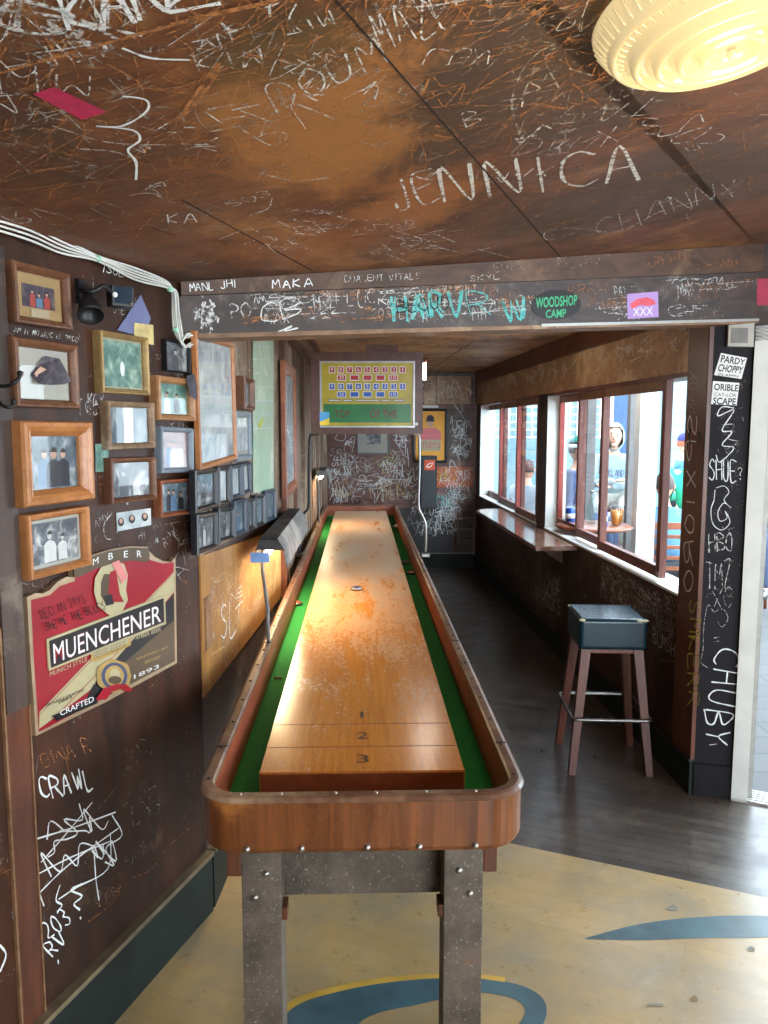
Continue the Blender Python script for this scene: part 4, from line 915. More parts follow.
def photo_mat(name, c0, c1, c2, sc_=9):
    m, nt, b = nm(name); n = noi(nt, coords(nt), sc_, 6, .65, .5)
    nt.links.new(ramp(nt, n, [(.3, c0), (.5, c1), (.68, c2)]), b.inputs['Base Color']); b.inputs['Roughness'].default_value = .5; return m
PM = {'bw': photo_mat('black and white print', srgb(26, 28, 32), srgb(88, 92, 98), srgb(190, 192, 190), 22), 'dusk': photo_mat('dark purple print', srgb(30, 26, 38), srgb(60, 52, 64), srgb(112, 98, 96), 22),
 'teal': photo_mat('green grey print', srgb(50, 84, 78), srgb(96, 132, 120), srgb(168, 186, 168), 26), 'cool': photo_mat('cool colour print', srgb(34, 44, 54), srgb(82, 98, 108), srgb(160, 166, 168), 22),
 'warm': photo_mat('warm colour print', srgb(60, 50, 66), srgb(136, 98, 90), srgb(170, 146, 140), 30), 'pale': photo_mat('pale print', srgb(120, 132, 138), srgb(172, 180, 182), srgb(214, 216, 212), 14)}
M_matt = plain('cream mat board', srgb(164, 150, 124), .8, 0, .08, 12); M_mattw = plain('white mat board', srgb(160, 158, 148), .8, 0, .05, 12)
SKINS = [plain('print skin tone', srgb(206, 170, 148), .6, 0, .1, 40), plain('print shirt light', srgb(200, 204, 204), .6, 0, .1, 40), plain('print shirt blue', srgb(84, 112, 142), .6, 0, .1, 40), plain('print shirt red', srgb(158, 62, 56), .6, 0, .1, 40), plain('print dark coat', srgb(36, 36, 44), .6, 0, .1, 40), plain('print hair', srgb(48, 38, 34), .6, 0, .1, 40)]
SKINS[0] = plain('print face', srgb(186, 148, 126), .6, 0, .1, 40)
GREYS = [plain('grey print face', srgb(176, 174, 170), .6, 0, .1, 40), plain('grey print shirt', srgb(196, 196, 194), .6, 0, .1, 40), plain('grey print coat', srgb(66, 68, 72), .6, 0, .1, 40)]
def frame(pl, q, depth, fw, fm, pm, label, matw=0, mm=None, figs=2, seed=0, glass=1, group=None, cat='picture frame', nm_='picture_frame', extra=None, base=0.0, maxtilt=.12):
    k = base+depth
    pts = [pl.ab(x, y, k) for x, y in q]; TL2, TR2, BR2, BL2 = [Vector(p) for p in pts]
    c = (TL2+TR2+BR2+BL2)/4; w_ = ((TR2-TL2).length+(BR2-BL2).length)/2; h_ = ((TL2-BL2).length+(TR2-BR2).length)/2
    e = (TR2-TL2)+(BR2-BL2); tilt = max(-maxtilt, min(maxtilt, math.atan2(e.y, e.x)))
    if e.x < 0: e = -e; tilt = max(-maxtilt, min(maxtilt, math.atan2(e.y, e.x)))
    ux = pl.u*math.cos(tilt)+pl.v*math.sin(tilt); uy = pl.n.cross(ux)
    if uy.z < 0: uy = -uy
    O = pl.P(c.x, c.y, base)
    X = Matrix(((ux.x, uy.x, pl.n.x, O.x), (ux.y, uy.y, pl.n.y, O.y), (ux.z, uy.z, pl.n.z, O.z), (0, 0, 0, 1)))
    bpt = O-uy*h_/2
    t = thing(nm_, label, cat, tuple(bpt), 0, group)
    hw, hh = w_/2, h_/2
    prof = [(0, .001), (0, depth*.8), (fw*.12, depth*.97), (fw*.35, depth), (fw*.6, depth*.9), (fw*.68, depth*.93), (fw*.9, depth*.72), (fw, depth*.6), (fw, .002)]
    mb = MB(); kk = mb.mi(fm); loops = []
    for ins, z in prof: loops.append([mb.bm.verts.new(X @ Vector((sx*(hw-ins), sy*(hh-ins), z))) for sx, sy in ((-1, -1), (1, -1), (1, 1), (-1, 1))])
    for i in range(len(loops)):
        a, b_ = loops[i], loops[(i+1) % len(loops)]
        for j in range(4): fc = mb.bm.faces.new((a[j], a[(j+1) % 4], b_[(j+1) % 4], b_[j])); fc.material_index = kk
    mb.build('frame', t)
    iw, ih = hw-fw, hh-fw; zp = depth*.38
    if matw:
        mb = MB(); mb.box((0, 0, zp/2+.0005), (iw*2, ih*2, zp-.002), mm or M_matt, X); mb.build('mat_board', t); iw -= matw; ih -= matw*1.1; zp += .0006
    mb = MB(); mb.box((0, 0, zp-.0005), (iw*2, ih*2, .001), pm, X)
    r = random.Random(seed+100)
    for i in range(figs):
        fx = -iw*.62+iw*1.24*((i+.5)/figs)+r.uniform(-.08, .08)*iw; hr = min(ih*.20, iw*.9/figs)*r.uniform(.8, 1.1); hy = ih*r.uniform(.12, .42)
        bw = hr*1.9; cm = r.choice(GREYS[1:] if pm is PM['bw'] else SKINS[1:])
        zq = zp+.0006+.0002*i
        body = [(fx-bw, -ih*.95), (fx+bw, -ih*.95), (fx+bw, hy-hr*2.3), (fx+bw*.75, hy-hr*1.6), (fx+bw*.2, hy-hr*1.15), (fx-bw*.2, hy-hr*1.15), (fx-bw*.75, hy-hr*1.6), (fx-bw, hy-hr*2.3)]
        body = [(max(-iw*.98, min(iw*.98, a)), b_) for a, b_ in body]
        mb.face([X @ Vector((a, b_, zq)) for a, b_ in body], cm); mb.face([X @ Vector((fx+hr*.8*math.cos(t_*.785), hy+hr*math.sin(t_*.785), zq+.0001)) for t_ in range(8)], GREYS[0] if pm is PM['bw'] else SKINS[0]); mb.face([X @ Vector((fx+hr*.9*math.cos(t_*.6-.2), hy+hr*.15+hr*math.sin(t_*.6-.0), zq+.00015)) for t_ in range(6)], SKINS[5])
    if extra: extra(mb, X, iw, ih, zp)
    mb.build('photo', t, recalc=False)
    if glass: mb = MB(); mb.box((0, 0, depth*.58), ((hw-fw)*2+.004, (hh-fw)*2+.004, .0015), M_glass, X); mb.build('glass', t)
    return t
G1 = 'framed photos on the near left wall'
def peeled(mb, X, iw, ih, z):
    pts = [(-iw*.55, -ih*.1), (-iw*.3, ih*.35), (iw*.0, ih*.75), (iw*.55, ih*.7), (iw*.98, -ih*.2), (iw*.6, -ih*.35), (0, -ih*.42), (-iw*.4, -ih*.4)]
    mb.face([X @ Vector((a, b_, z+.004+.002*i)) for i, (a, b_) in enumerate(pts)], PM['dusk']); mb.face([X @ Vector((a, b_, z+.012)) for a, b_ in ((-iw*.5, 0), (-iw*.25, ih*.3), (iw*.2, ih*.1), (0, -ih*.3), (-iw*.3, -ih*.34))], SKINS[0])
def plaque(mb, X, iw, ih, z): mb.box((0, -ih-.012, z+.001), (iw*1.1, .018, .0015), M_matt, X)
frame(WL, ((16, 260.8), (71.5, 273), (73.5, 331), (14, 321)), .03, .018, M_fr['brown'], PM['dusk'], 'brown framed dark photo on a tan mat, topmost on the left beside the black camera', .022, plain('tan mat', srgb(150, 124, 84), .8), 3, 1, extra=plaque)
frame(WL, ((15.6, 335.8), (80, 345.5), (80, 408.8), (16, 407)), .03, .02, M_fr['brown'], M_mattw, 'brown frame with a curled photo slipping off its crumpled white backing', 0, None, 0, 2, extra=peeled)
frame(WL, ((24.7, 420.8), (95, 421.4), (95.8, 499.5), (25.5, 508)), .045, .036, M_fr['honey'], PM['cool'], 'largest honey wood frame, wide border, photo of people in blue light', 0, None, 3, 3)
frame(WL, ((28.6, 514.6), (91, 506), (92.4, 564.6), (31, 582)), .035, .018, M_fr['honey'], PM['bw'], 'honey wood frame with a black and white couple, overlapping the red beer sign', .008, M_mattw, 2, 4)
frame(WL, ((101, 329), (149.7, 338.4), (150.5, 395), (103, 393.6)), .028, .015, M_fr['gilt'], PM['teal'], 'gilt framed green certificate with a white oval, below the blue paper', .004, M_matt, 0, 5, extra=lambda mb, X, iw, ih, z: mb.face([X @ Vector((.01*math.cos(t_*.6), -.012+.02*math.sin(t_*.6), z+.001)) for t_ in range(10)], M_wht))
frame(WL, ((108.9, 400.5), (155.7, 402.6), (156, 448), (109.4, 450)), .028, .017, M_fr['rustic'], PM['cool'], 'rustic wood frame with a reflection painted as a white strip across its photo', 0, None, 0, 6, extra=lambda mb, X, iw, ih, z: mb.box((0, 0, z+.001), (iw*.45, ih*2, .0005), M_wht, X))  # bright glass reflection painted as a white strip over the print
frame(WL, ((111.5, 458.6), (157, 456), (157.6, 499.5), (112, 504)), .028, .015, M_fr['brown'], PM['bw'], 'brown frame with a grey photo, directly above the strip of photo booth pictures', 0, None, 2, 7)
frame(WL, ((166, 339), (190.4, 343.3), (191.7, 374.6), (167.7, 370.4)), .02, .006, M_fr['black'], PM['bw'], 'thin black framed grey photo under the loop of white cables', 0, None, 1, 8)
frame(WL, ((159, 375.6), (196.5, 379), (196.5, 422), (159, 419.4)), .035, .02, M_fr['tan'], PM['teal'], 'deep tan frame with a green grey photo, just below the thin black frame', 0, None, 2, 9)
frame(WL, ((161.7, 426.7), (194.3, 427.7), (195, 472.8), (162.5, 472.8)), .028, .016, M_fr['grey'], PM['warm'], 'blue grey painted frame with a pinkish group photo', 0, None, 3, 10)
frame(WL, ((161.7, 480.6), (195.6, 477.4), (195.6, 513), (161.7, 518)), .03, .013, M_fr['red'], PM['cool'], 'reddish wood frame with a crowd photo, below the blue grey frame', 0, None, 3, 11)
def flat(pl, poly, m, name, label, cat, k=.002, th=.001, extra=None, base=0.0):
    mb = MB(); P = [pl.hit(a, b_, k+base) for a, b_ in poly]; mb.prism(P, pl.n*th, m)
    if extra: extra(mb)
    return tag(mb.build(name, recalc=False), label, cat)
flat(WL, [(140.6, 294.7), (150.5, 318), (146, 333), (131.5, 334), (117, 330)], plain('lilac blue paper', srgb(104, 110, 146), .7, 0, .2, 12), 'paper_note', 'torn lilac blue paper behind the black camera', 'paper', .003)
flat(WL, [(134, 322.8), (153, 325), (153.6, 345), (134, 341)], plain('yellowed card', srgb(196, 176, 120), .7, 0, .25, 40), 'paper_card', 'small yellowed card above the gilt frame', 'card', .006)
flat(WL, [(95, 444), (108, 443.5), (108.5, 471.5), (95.5, 472)], PM['teal'], 'postcard', 'small green postcard right of the largest honey wood frame', 'postcard')
def booth(mb):
    for (a, b_) in ((121, 522), (132, 519), (145, 517)):
        mb.face([WL.hit(a+3.2*math.cos(t_*.7), b_+4.5*math.sin(t_*.7), .0045) for t_ in range(9)], SKINS[4]); mb.face([WL.hit(a+1.8*math.cos(t_*.7), b_-1+2.6*math.sin(t_*.7), .005) for t_ in range(9)], SKINS[0])
flat(WL, [(116, 513), (150.5, 508), (151, 525), (117, 531.5)], PM['pale'], 'photo_strip', 'unframed strip of photo booth pictures above the red beer sign', 'photo strip', .002, .001, booth)
flat(WL, [(186, 376), (194, 374), (198, 392), (197, 400), (190, 396)], PM['dusk'], 'paper_scrap', 'curled dark paper scrap hanging over the corner of the deep tan frame', 'paper', .04)
# middle wall frames
GB = 'small dark frames in two rows above the ochre panel'
frame(W2, ((199, 335), (236, 341), (236.6, 462), (199.5, 468)), .02, .020, M_fr['honey'], PM['pale'], 'tall honey wood frame with a big reflecting glass, under the end of the beam', 0, None, 0, 20, base=.012)
frame(W2, ((246.4, 377), (255.8, 379), (255, 411), (245.6, 408)), .04, .018, M_fr['brown'], PM['cool'], 'small deep brown frame right of the tall honey wood frame', 0, None, 0, 21, base=.012)
frame(W2, ((237, 411), (252, 412.5), (252, 459), (238, 461.4)), .02, .022, M_fr['grey'], PM['pale'], 'grey portrait frame hanging below the small deep brown frame', .015, M_mattw, 0, 22, base=.012)
flat(W2, [(252.5, 338), (273, 340), (273, 489), (252.8, 493)], photo_mat('green patterned poster', srgb(150, 162, 138), srgb(150, 176, 150), srgb(198, 200, 184), 5), 'wall_poster', 'tall pale green gridded poster between the beam and the black frames', 'poster', .014, .003,
     lambda mb: ([mb.ribbon([W2.hit(253, 345+i*14, .018), W2.hit(273, 347+i*13.4, .018)], W2.n, .006, PM['pale']) for i in range(7)], mb.face([W2.hit(a, b_, .019) for a, b_ in ((258, 425), (263, 416), (263, 423), (259, 430))], M_ygr)))
lab = ['black frame with a grey print, first from the left in the upper row', 'narrow black frame, second from the left in the upper row', 'slate frame with a bright white print, third in the upper row', 'narrow slate frame at the right end of the upper row',
       'black frame, first from the left in the lower row', 'black frame, second from the left in the lower row', 'slate frame, third from the left in the lower row', 'narrow black frame, fourth from the left in the lower row', 'black frame, fifth from the left in the lower row', 'slate frame at the right end of the lower row beside the planks']
qs = [((196.4, 471), (218, 467.5), (219, 507.4), (197.4, 512.6)), ((219.8, 467), (230.7, 465.7), (231.5, 504), (220.3, 506.6)), ((232, 465.5), (243, 463.6), (243.2, 497), (232.8, 500.6)), ((243.8, 463.6), (252, 461), (252, 492.3), (244.3, 496)),
      ((198.2, 515.2), (218.2, 510.5), (219, 548.3), (199, 554.8)), ((219.8, 508.4), (235.2, 505.8), (235.4, 539.2), (220.8, 543.9)), ((235.6, 501), (247.3, 497.5), (247.5, 532.7), (236.5, 537)), ((248.4, 499.6), (255.5, 498), (256, 528.8), (249, 531.4)), ((256.6, 495.8), (265.7, 493.6), (265.7, 525.6), (257, 527.5)), ((266.7, 490.2), (276.5, 488.6), (276.5, 518.3), (266.9, 523.5))]
for i, (q_, l_) in enumerate(zip(qs, lab)):
    frame(W2, q_, .025, .016, M_fr['slate'] if i in (2, 3, 6, 9) else M_fr['black'], PM[('bw', 'pale', 'pale', 'pale', 'bw', 'bw', 'cool', 'cool', 'cool', 'cool')[i]], l_, 0, None, 1 if i in (0, 4, 5, 6) else 0, 30+i, group=GB, base=.012)
frame(W3, ((286.4, 364), (297.5, 368.4), (296.7, 490), (286.4, 496.8)), .028, .06, M_fr['red'], PM['pale'], 'tall narrow reddish frame beyond the green poster', 0, None, 0, 50, base=.02, maxtilt=.03)
# back wall
frame(WB, ((357.4, 424), (389.5, 424), (389.5, 454), (357.4, 454)), .025, .012, M_fr['grey'], PM['bw'], 'grey framed black and white picture on the back wall below the scoreboard', .09, M_mattw, 0, 60, base=.0)
M_post = plain('orange yellow poster', srgb(226, 158, 60), .6, 0, .12, 6)
def keeper(mb, X, iw, ih, z):
    E = lambda cx, cy, rx, ry, m, zz_, n=14: mb.face([X @ Vector((cx+rx*math.cos(t_*6.283/n), cy+ry*math.sin(t_*6.283/n), zz_)) for t_ in range(n)], m)
    mb.face([X @ Vector((a*iw, b_*ih, z+.001)) for a, b_ in ((-.75, -.15), (.75, -.15), (.7, .2), (.35, .33), (-.35, .33), (-.7, .2))], M_sred)
    E(0, ih*.50, iw*.22, ih*.16, SKINS[0], z+.002); mb.face([X @ Vector((a*iw, b_*ih, z+.003)) for a, b_ in ((-.28, .58), (.28, .58), (.24, .76), (.1, .84), (-.1, .84), (-.24, .76))], M_ink if 0 else SKINS[4])
    mb.box((-iw*.06, -ih*.38, z+.002), (iw*1.55, ih*.46, .001), M_matt, X); print_text(mb, "ETLEY'S", lambda a, b_: X @ Vector((-iw*.78+a*iw*1.45, -ih*.50+b_*ih*.24, z+.0035)), M_sred)
frame(WB, ((413, 408.5), (447.6, 408.5), (447.6, 463), (413, 463)), .03, .03, M_fr['black'], M_post, 'orange poster in a black frame showing a person in a dark cap and red top', 0, None, 0, 61, extra=keeper, glass=0)
flat(WB, [(422, 405.3), (438.5, 405.3), (438.5, 407.8), (422, 407.8)], M_wht, 'paper_strip', 'narrow white strip above the orange poster', 'strip', .013, .002)
t = thing('wall_box', 'tall dark grey box with an orange label on the back wall below the orange poster', 'box', tuple(WB.hit(429, 508)))
def wbq(mb, p0, p1, k0, k1, m, bev=0): 
    a0, z0 = WB.ab(p0[0], p1[1], k1); a1, z1 = WB.ab(p1[0], p0[1], k1); mb.wbox(WB, a0, a1, z0, z1, k0, k1, m)
mb = MB(); wbq(mb, (421, 456), (437, 509), .013, .18, M_blackm); wbq(mb, (422, 457.5), (436, 507.5), .18, .185, plain('charcoal grille', srgb(58, 58, 62), .6, 0, .2, 60)); mb.build('case', t)
mb = MB(); wbq(mb, (424.5, 460), (435, 470), .185, .187, plain('orange label', srgb(214, 84, 44), .5)); px_ = Plane(WB.P(0, 0, .187), WB.u, WB.v, WB.n)
mb.ribbon([WB.hit(a, b_, .189) for a, b_ in ((426, 467), (429, 463.5), (433, 463), (431, 466.5), (427, 467.5))], WB.n, .015, M_wht); mb.build('label_plate', t)
mb = MB(); mb.tube([WB.hit(a, b_, .02) for a, b_ in ((425, 374.5), (471, 374.5))]+[WB.hit(474, 377, .02), WB.hit(474, 402, .02)], .010, M_grey, 8); tag(mb.build('conduit'), 'thin grey conduit running along the top of the back wall', 'conduit')
for i, (y0, x0) in enumerate(((527, 459), (536, 457), (516, 461))):
    pass
mb = MB()
for i, (x0, x1_, y) in enumerate(((459, 472, 516), (458, 472, 527), (457, 471, 538))):
    a0, z0 = WB.ab(x0, y, .02); a1, _ = WB.ab(x1_, y, .02); mb.wbox(WB, a0, a1, z0-.02, z0, .013, .12, M_trim)
a0, z0 = WB.ab(456.5, 545, .02); a1, z1 = WB.ab(458, 512, .02); mb.wbox(WB, a0, a1, z0, z1, .013, .12, M_trim)
tag(mb.build('corner_shelf'), 'small dark red wooden shelf low in the far right corner', 'shelf')
# ------------------------------------------------------------------ beer sign
SG = WL
sg = thing('beer_sign', 'red, cream and black embossed metal MUENCHENER amber beer sign on the near left wall', 'sign', tuple(WL.hit(106, 700)))
M_sgred = plain('sign red', srgb(150, 18, 32), .32, .1, .18, 8); M_sgcr = plain('sign cream', srgb(176, 164, 126), .35, .1, .1, 8); M_sgbk = plain('sign black', srgb(26, 22, 22), .35, .1, .2, 8); M_sggold = plain('sign gold', srgb(178, 146, 84), .35, .4, .15, 30); M_sgbr = plain('sign smoky brown', srgb(84, 66, 44), .35, .1, .2, 5)
M_sgedge = plain('sign rim metal', srgb(176, 150, 120), .35, .5, .15, 20); M_sgdark = plain('sign drop shade', srgb(48, 14, 18), .4)
outl_ = [(36, 736), (106, 702), (177, 663), (175.4, 557), (171, 562), (163, 561), (155, 557), (149, 551), (147.6, 547), (130, 546.5), (110, 549.5), (90, 556), (72, 566), (73, 577), (66, 577), (57, 582), (50, 590), (43, 593.5), (36, 593), (27, 597), (30, 650)]
def sp(mb, pts, k, m): mb.face([WL.hit(a, b_, k) for a, b_ in pts], m)
mb = MB(); mb.prism([WL.hit(a, b_, .018) for a, b_ in outl_], WL.n*-.014, M_sgedge); mb.build('backing_plate', sg)
mb = MB(); k = .0186
sp(mb, [(39, 732), (175, 661), (173.6, 562), (163, 563.5), (150, 560), (147, 553), (110, 554), (90, 560), (74, 570), (75, 581), (60, 586), (50, 595), (31, 600), (34, 660)], k, M_sgred)
k += .0006; sp(mb, [(39, 729), (39.5, 712), (173.8, 572), (174, 592), (90, 690), (54, 718)], k, M_sgcr)
sp(mb, [(92, 686), (174, 593), (174.3, 618), (175, 661), (104, 698), (86, 700)], k, M_sgbk); sp(mb, [(118, 668), (174.4, 620), (174.9, 661), (126, 686)], k+.0004, M_sgbr)
for off in (3, -22): px_stroke(mb, WL, [(39.5, 712+off), (172.4, 572+off)] if off > 0 else [(60, 712), (172.4, 596)], .0022, M_sgred, k=k+.0006, smooth=False)
mb.build('panel', sg, recalc=False)
mb = MB(); k = .021   # name box
mb.prism([WL.hit(a, b_, .023)-WL.n*.004 for a, b_ in ((47, 639), (165, 595), (166, 624), (49, 671))], WL.n*.004, M_sgcr); sp(mb, [(49, 641), (163.6, 598), (164.4, 622), (51, 668)], .0234, M_sgbk)
fn = quadfn(WL, (54, 664), (161, 621.5), (160.5, 604.5), (53, 644), .0242); print_text(mb, 'MUENCHENER', fn, M_sgred, .012)
fn = quadfn(WL, (54, 664), (161, 621.5), (160.5, 604.5), (53, 644), .0248); print_text(mb, 'MUENCHENER', fn, M_wht, 0)
mb.build('name_band', sg, recalc=False)
mb = MB()
print_text(mb, 'MUNICH STYLE', quadfn(WL, (50, 676.5), (87, 661), (87, 656.5), (50, 672), .022), M_sgcr); print_text(mb, 'AMBER BEER', quadfn(WL, (135.5, 640), (161, 631), (161, 627), (135.5, 636), .022), M_sgcr)
print_text(mb, 'PROUDLY CRAFTED', quadfn(WL, (46, 707), (84, 691), (84, 688.5), (46, 704), .022), M_sgbk); print_text(mb, '1893', quadfn(WL, (59, 704), (72, 698.5), (72, 695.5), (59, 701), .022), M_sgbk)
print_text(mb, 'BREWED BY', quadfn(WL, (137, 660), (168, 648), (168, 646), (137, 658), .022), M_sggold); print_text(mb, 'BREWERY', quadfn(WL, (145, 664), (161, 658), (161, 655), (145, 661), .022), M_sggold)
sp(mb, [(52, 716), (96, 697), (98, 703), (57, 721)], .0225, M_sgbk); print_text(mb, 'CRAFTED', quadfn(WL, (60.5, 716), (94, 701.5), (93.5, 696), (60, 710.5), .0232), M_wht)
print_text(mb, '1893', quadfn(WL, (134, 679), (159, 668), (159, 664), (134, 675), .0225), M_wht)
sp(mb, [(91, 649), (128, 634), (131, 638), (131, 645), (118, 652), (95, 662), (91, 660)], .0228, M_sggold); sp(mb, [(92, 651), (127, 636.5), (129, 643), (94, 658)], .0234, M_sgcr)
for i in range(3): print_text(mb, 'SPECIAL RESERVE', quadfn(WL, (94, 654+i*2.6), (126, 641.5+i*2.6), (126, 640+i*2.6), (94, 652.5+i*2.6), .024), M_sgbr)
mb.build('lettering', sg, recalc=False)
mb = MB()
el = lambda cx, cy, rx, ry, n=26, w_=0: [(cx+(rx+w_*math.sin(t_*5))*math.cos(t_*6.283/n), cy+(ry+w_*math.sin(t_*5))*math.sin(t_*6.283/n)) for t_ in range(n)]
sp(mb, el(114, 676, 17.5, 16.5, 32, .8), .0232, M_sggold); sp(mb, el(114.5, 676, 13, 13.5), .0238, plain('seal blue', srgb(58, 66, 92), .4)); sp(mb, el(114.5, 676, 9.5, 10.5), .0242, M_sggold); sp(mb, el(115, 674.5, 5, 6), .0246, M_sgcr); sp(mb, el(115, 680, 6.5, 4), .0249, M_sgbr)
sp(mb, [(96, 699), (104, 688), (116, 684), (126, 684), (133, 690), (128, 692), (120, 689), (112, 692), (106, 700)], .0252, M_sgred); mb.build('seal', sg, recalc=False)
mb = MB()   # figure medallion and top ribbon
sp(mb, [(95, 578), (102, 566), (113, 560), (124, 564), (128, 575), (126, 590), (128, 600), (122, 612), (110, 616), (98, 606), (94, 592)], .0232, M_sgcr)
sp(mb, [(101, 583), (104, 574), (112, 574), (116, 584), (114, 600), (106, 604), (101, 596)], .024, M_sgbr); sp(mb, [(110, 572), (116, 570), (120, 594), (124, 602), (108, 602)], .0246, M_sgred); sp(mb, [(104, 596), (112, 594), (114, 604), (106, 606)], .0252, M_sgbk)
sp(mb, [(112, 563), (119, 560), (128, 577), (122, 584)], .0258, plain('pink sticker scrap', srgb(206, 128, 124), .6)); mb.build('figure', sg, recalc=False)
mb = MB(); mb.prism([WL.hit(a, b_, .0192) for a, b_ in ((72, 567), (90, 557), (110, 550.5), (130, 547.5), (147, 548), (148.5, 556), (146, 562), (130, 560.5), (112, 563), (92, 569.5), (77, 577), (73, 577))], WL.n*.005, M_sgbr)
for ch, x0, y0, x1_, y1 in (('M', 93, 565.5, 98.5, 563.2), ('B', 108.5, 560, 113, 558.7), ('E', 124, 557.6, 128, 557.1), ('R', 137, 557, 141.5, 557.2)): print_text(mb, ch, quadfn(WL, (x0, y0), (x1_, y1), (x1_, y1-6.5), (x0, y0-6.5), .0246), M_wht)
mb.build('top_ribbon', sg, recalc=False)
mb = MB(); px_word(mb, WL, 'DECLAN SAYS', (42, 619), (86, 602), 9, .0022, M_ink, k=.0195+.004); px_word(mb, WL, 'SHE ME THE BLUES', (47, 631), (106, 609), 8, .0026, M_ink, k=.0195+.006); mb.build('pen_writing', sg, recalc=False)
# ------------------------------------------------------------------ cables, camera, hooks
M_cab = plain('white cable sheath', srgb(206, 206, 200), .45, 0, .06, 10)
cbt = thing('cable_bundle', 'bundle of white cables tied along the ceiling edge and hanging down at the corner', 'cables', tuple(WL.hit(182, 346, .03)))
for i in range(5):
    o1 = i*3.2
    path = [(-12, 208+o1*1.5), (30, 221+o1*1.5), (62, 238+o1*1.2), (98, 256+o1*.4), (135, 268+o1*.9), (166, 281+o1*.5), (172+o1*.35, 292), (172.5+o1*.5, 312), (174+o1*.6, 330), (180+o1*.3, 341+o1*.5), (189, 347-o1*.25), (197, 344-o1*.3), (196, 338-i*.7), (187, 337-i*.8), (182, 341)]
    if i in (1, 3): path = path[:-1]
    pts = [WL.hit(a, b_, .022+.006*(i % 3)) for a, b_ in path]
    mb = MB(); mb.tube(catmull(pts, 5), .0028, M_cab, 8); mb.build('cable', cbt)
for (a, b_) in ((98, 256.5), (170, 287), (175.5, 328)):
    mb = MB(); p = WL.hit(a, b_+2, .03); mb.ell(p, (.010, .008, .009), plain('pale green tie', srgb(150, 200, 176), .5)); mb.build('cable_tie', cbt)
sec = thing('security_camera', 'black camera on a curved arm fixed to the left wall between two brown frames', 'camera', tuple(WL.hit(82, 300, .0)))
mb = MB(); p0 = WL.hit(79, 292); mb.box((0, 0, 0), (.03, .012, .06), M_blackm, Matrix.Translation(p0+WL.n*.007) @ Matrix.Rotation(math.atan2(WL.u.y, WL.u.x), 4, 'Z')); mb.build('wall_plate', sec)
mb = MB(); c0_ = WL.hit(89, 305, .06); d0 = (WL.hit(93, 320, .09)-WL.hit(88, 292, .05)).normalized(); Xc = Matrix.Translation(c0_) @ d0.to_track_quat('Z', 'Y').to_matrix().to_4x4()
mb.lathe([(0, -.03), (.012, -.03), (.018, -.015), (.028, .012), (.032, .035), (.030, .036), (.024, .015), (0, .0)], M_blackm, Xc, 20); mb.build('reflector', sec)
mb = MB(); mb.tube(catmull([WL.hit(80, 290, .012), WL.hit(86, 291, .05), WL.hit(95, 291, .07), WL.hit(103, 286, .08), WL.hit(111, 292, .08)], 5), .006, M_blackm, 8); mb.build('arm', sec)
mb = MB(); c1 = WL.hit(120, 297, .08); Xb = Matrix.Translation(c1) @ Matrix.Rotation(math.atan2(WL.u.y, WL.u.x)+R(-35), 4, 'Z'); mb.box((0, 0, 0), (.055, .05, .052), M_blackp, Xb, .005); mb.box((.0, -.027, .0), (.042, .004, .04), plain('dark lens face', srgb(16, 40, 60), .12), Xb, .001); mb.build('camera_body', sec)
mb = MB(); mb.lathe([(0, .004), (.004, .003), (.005, 0)], M_steel, Xb @ Matrix.Translation((.018, -.029, -.018)) @ Matrix.Rotation(R(90), 4, 'X'), 10); mb.lathe([(0, .004), (.006, .003), (.007, 0)], M_wht, Xb @ Matrix.Translation((-.022, -.029, -.0)) @ Matrix.Rotation(R(90), 4, 'X'), 10); mb.build('indicator', sec)
hk = thing('coat_hook', 'black double coat hook on the far left edge beside the curled photo', 'hook', tuple(WL.hit(2, 400, .0)))
mb = MB(); mb.box((0, 0, 0), (.02, .006, .09), M_blackm, Matrix.Translation(WL.hit(-3, 397, .004)) @ Matrix.Rotation(math.atan2(WL.u.y, WL.u.x), 4, 'Z'), .002); mb.build('back_plate', hk)
mb = MB(); mb.tube(catmull([WL.hit(-2, 386, .005), WL.hit(6, 386, .03), WL.hit(14, 383, .05), WL.hit(19, 378, .055), WL.hit(20, 374, .055)], 5), .0045, M_blackm, 8); mb.ell(WL.hit(20, 373.5, .055), (.007,)*3, M_blackm); mb.build('upper_prong', hk)
mb = MB(); mb.tube(catmull([WL.hit(-2, 400, .005), WL.hit(2, 405, .02), WL.hit(8, 407.5, .035), WL.hit(13, 406, .04), WL.hit(14, 402, .04)], 5), .004, M_blackm, 8); mb.ell(WL.hit(14, 401.5, .04), (.006,)*3, M_blackm); mb.build('lower_prong', hk)
mb = MB(); mb.tube(catmull([WR.hit(690, 431, .02), WR.hit(689, 437, .035), WR.hit(691, 443, .045), WR.hit(697, 444, .05), WR.hit(700, 438, .05), WR.hit(699, 432, .05)], 5), .003, M_blackm, 8); mb.ell(WR.hit(690, 430, .02), (.006,)*3, M_blackm)
tag(mb.build('cup_hook'), 'small black hook screwed into the scrawled corner board by the door', 'hook')
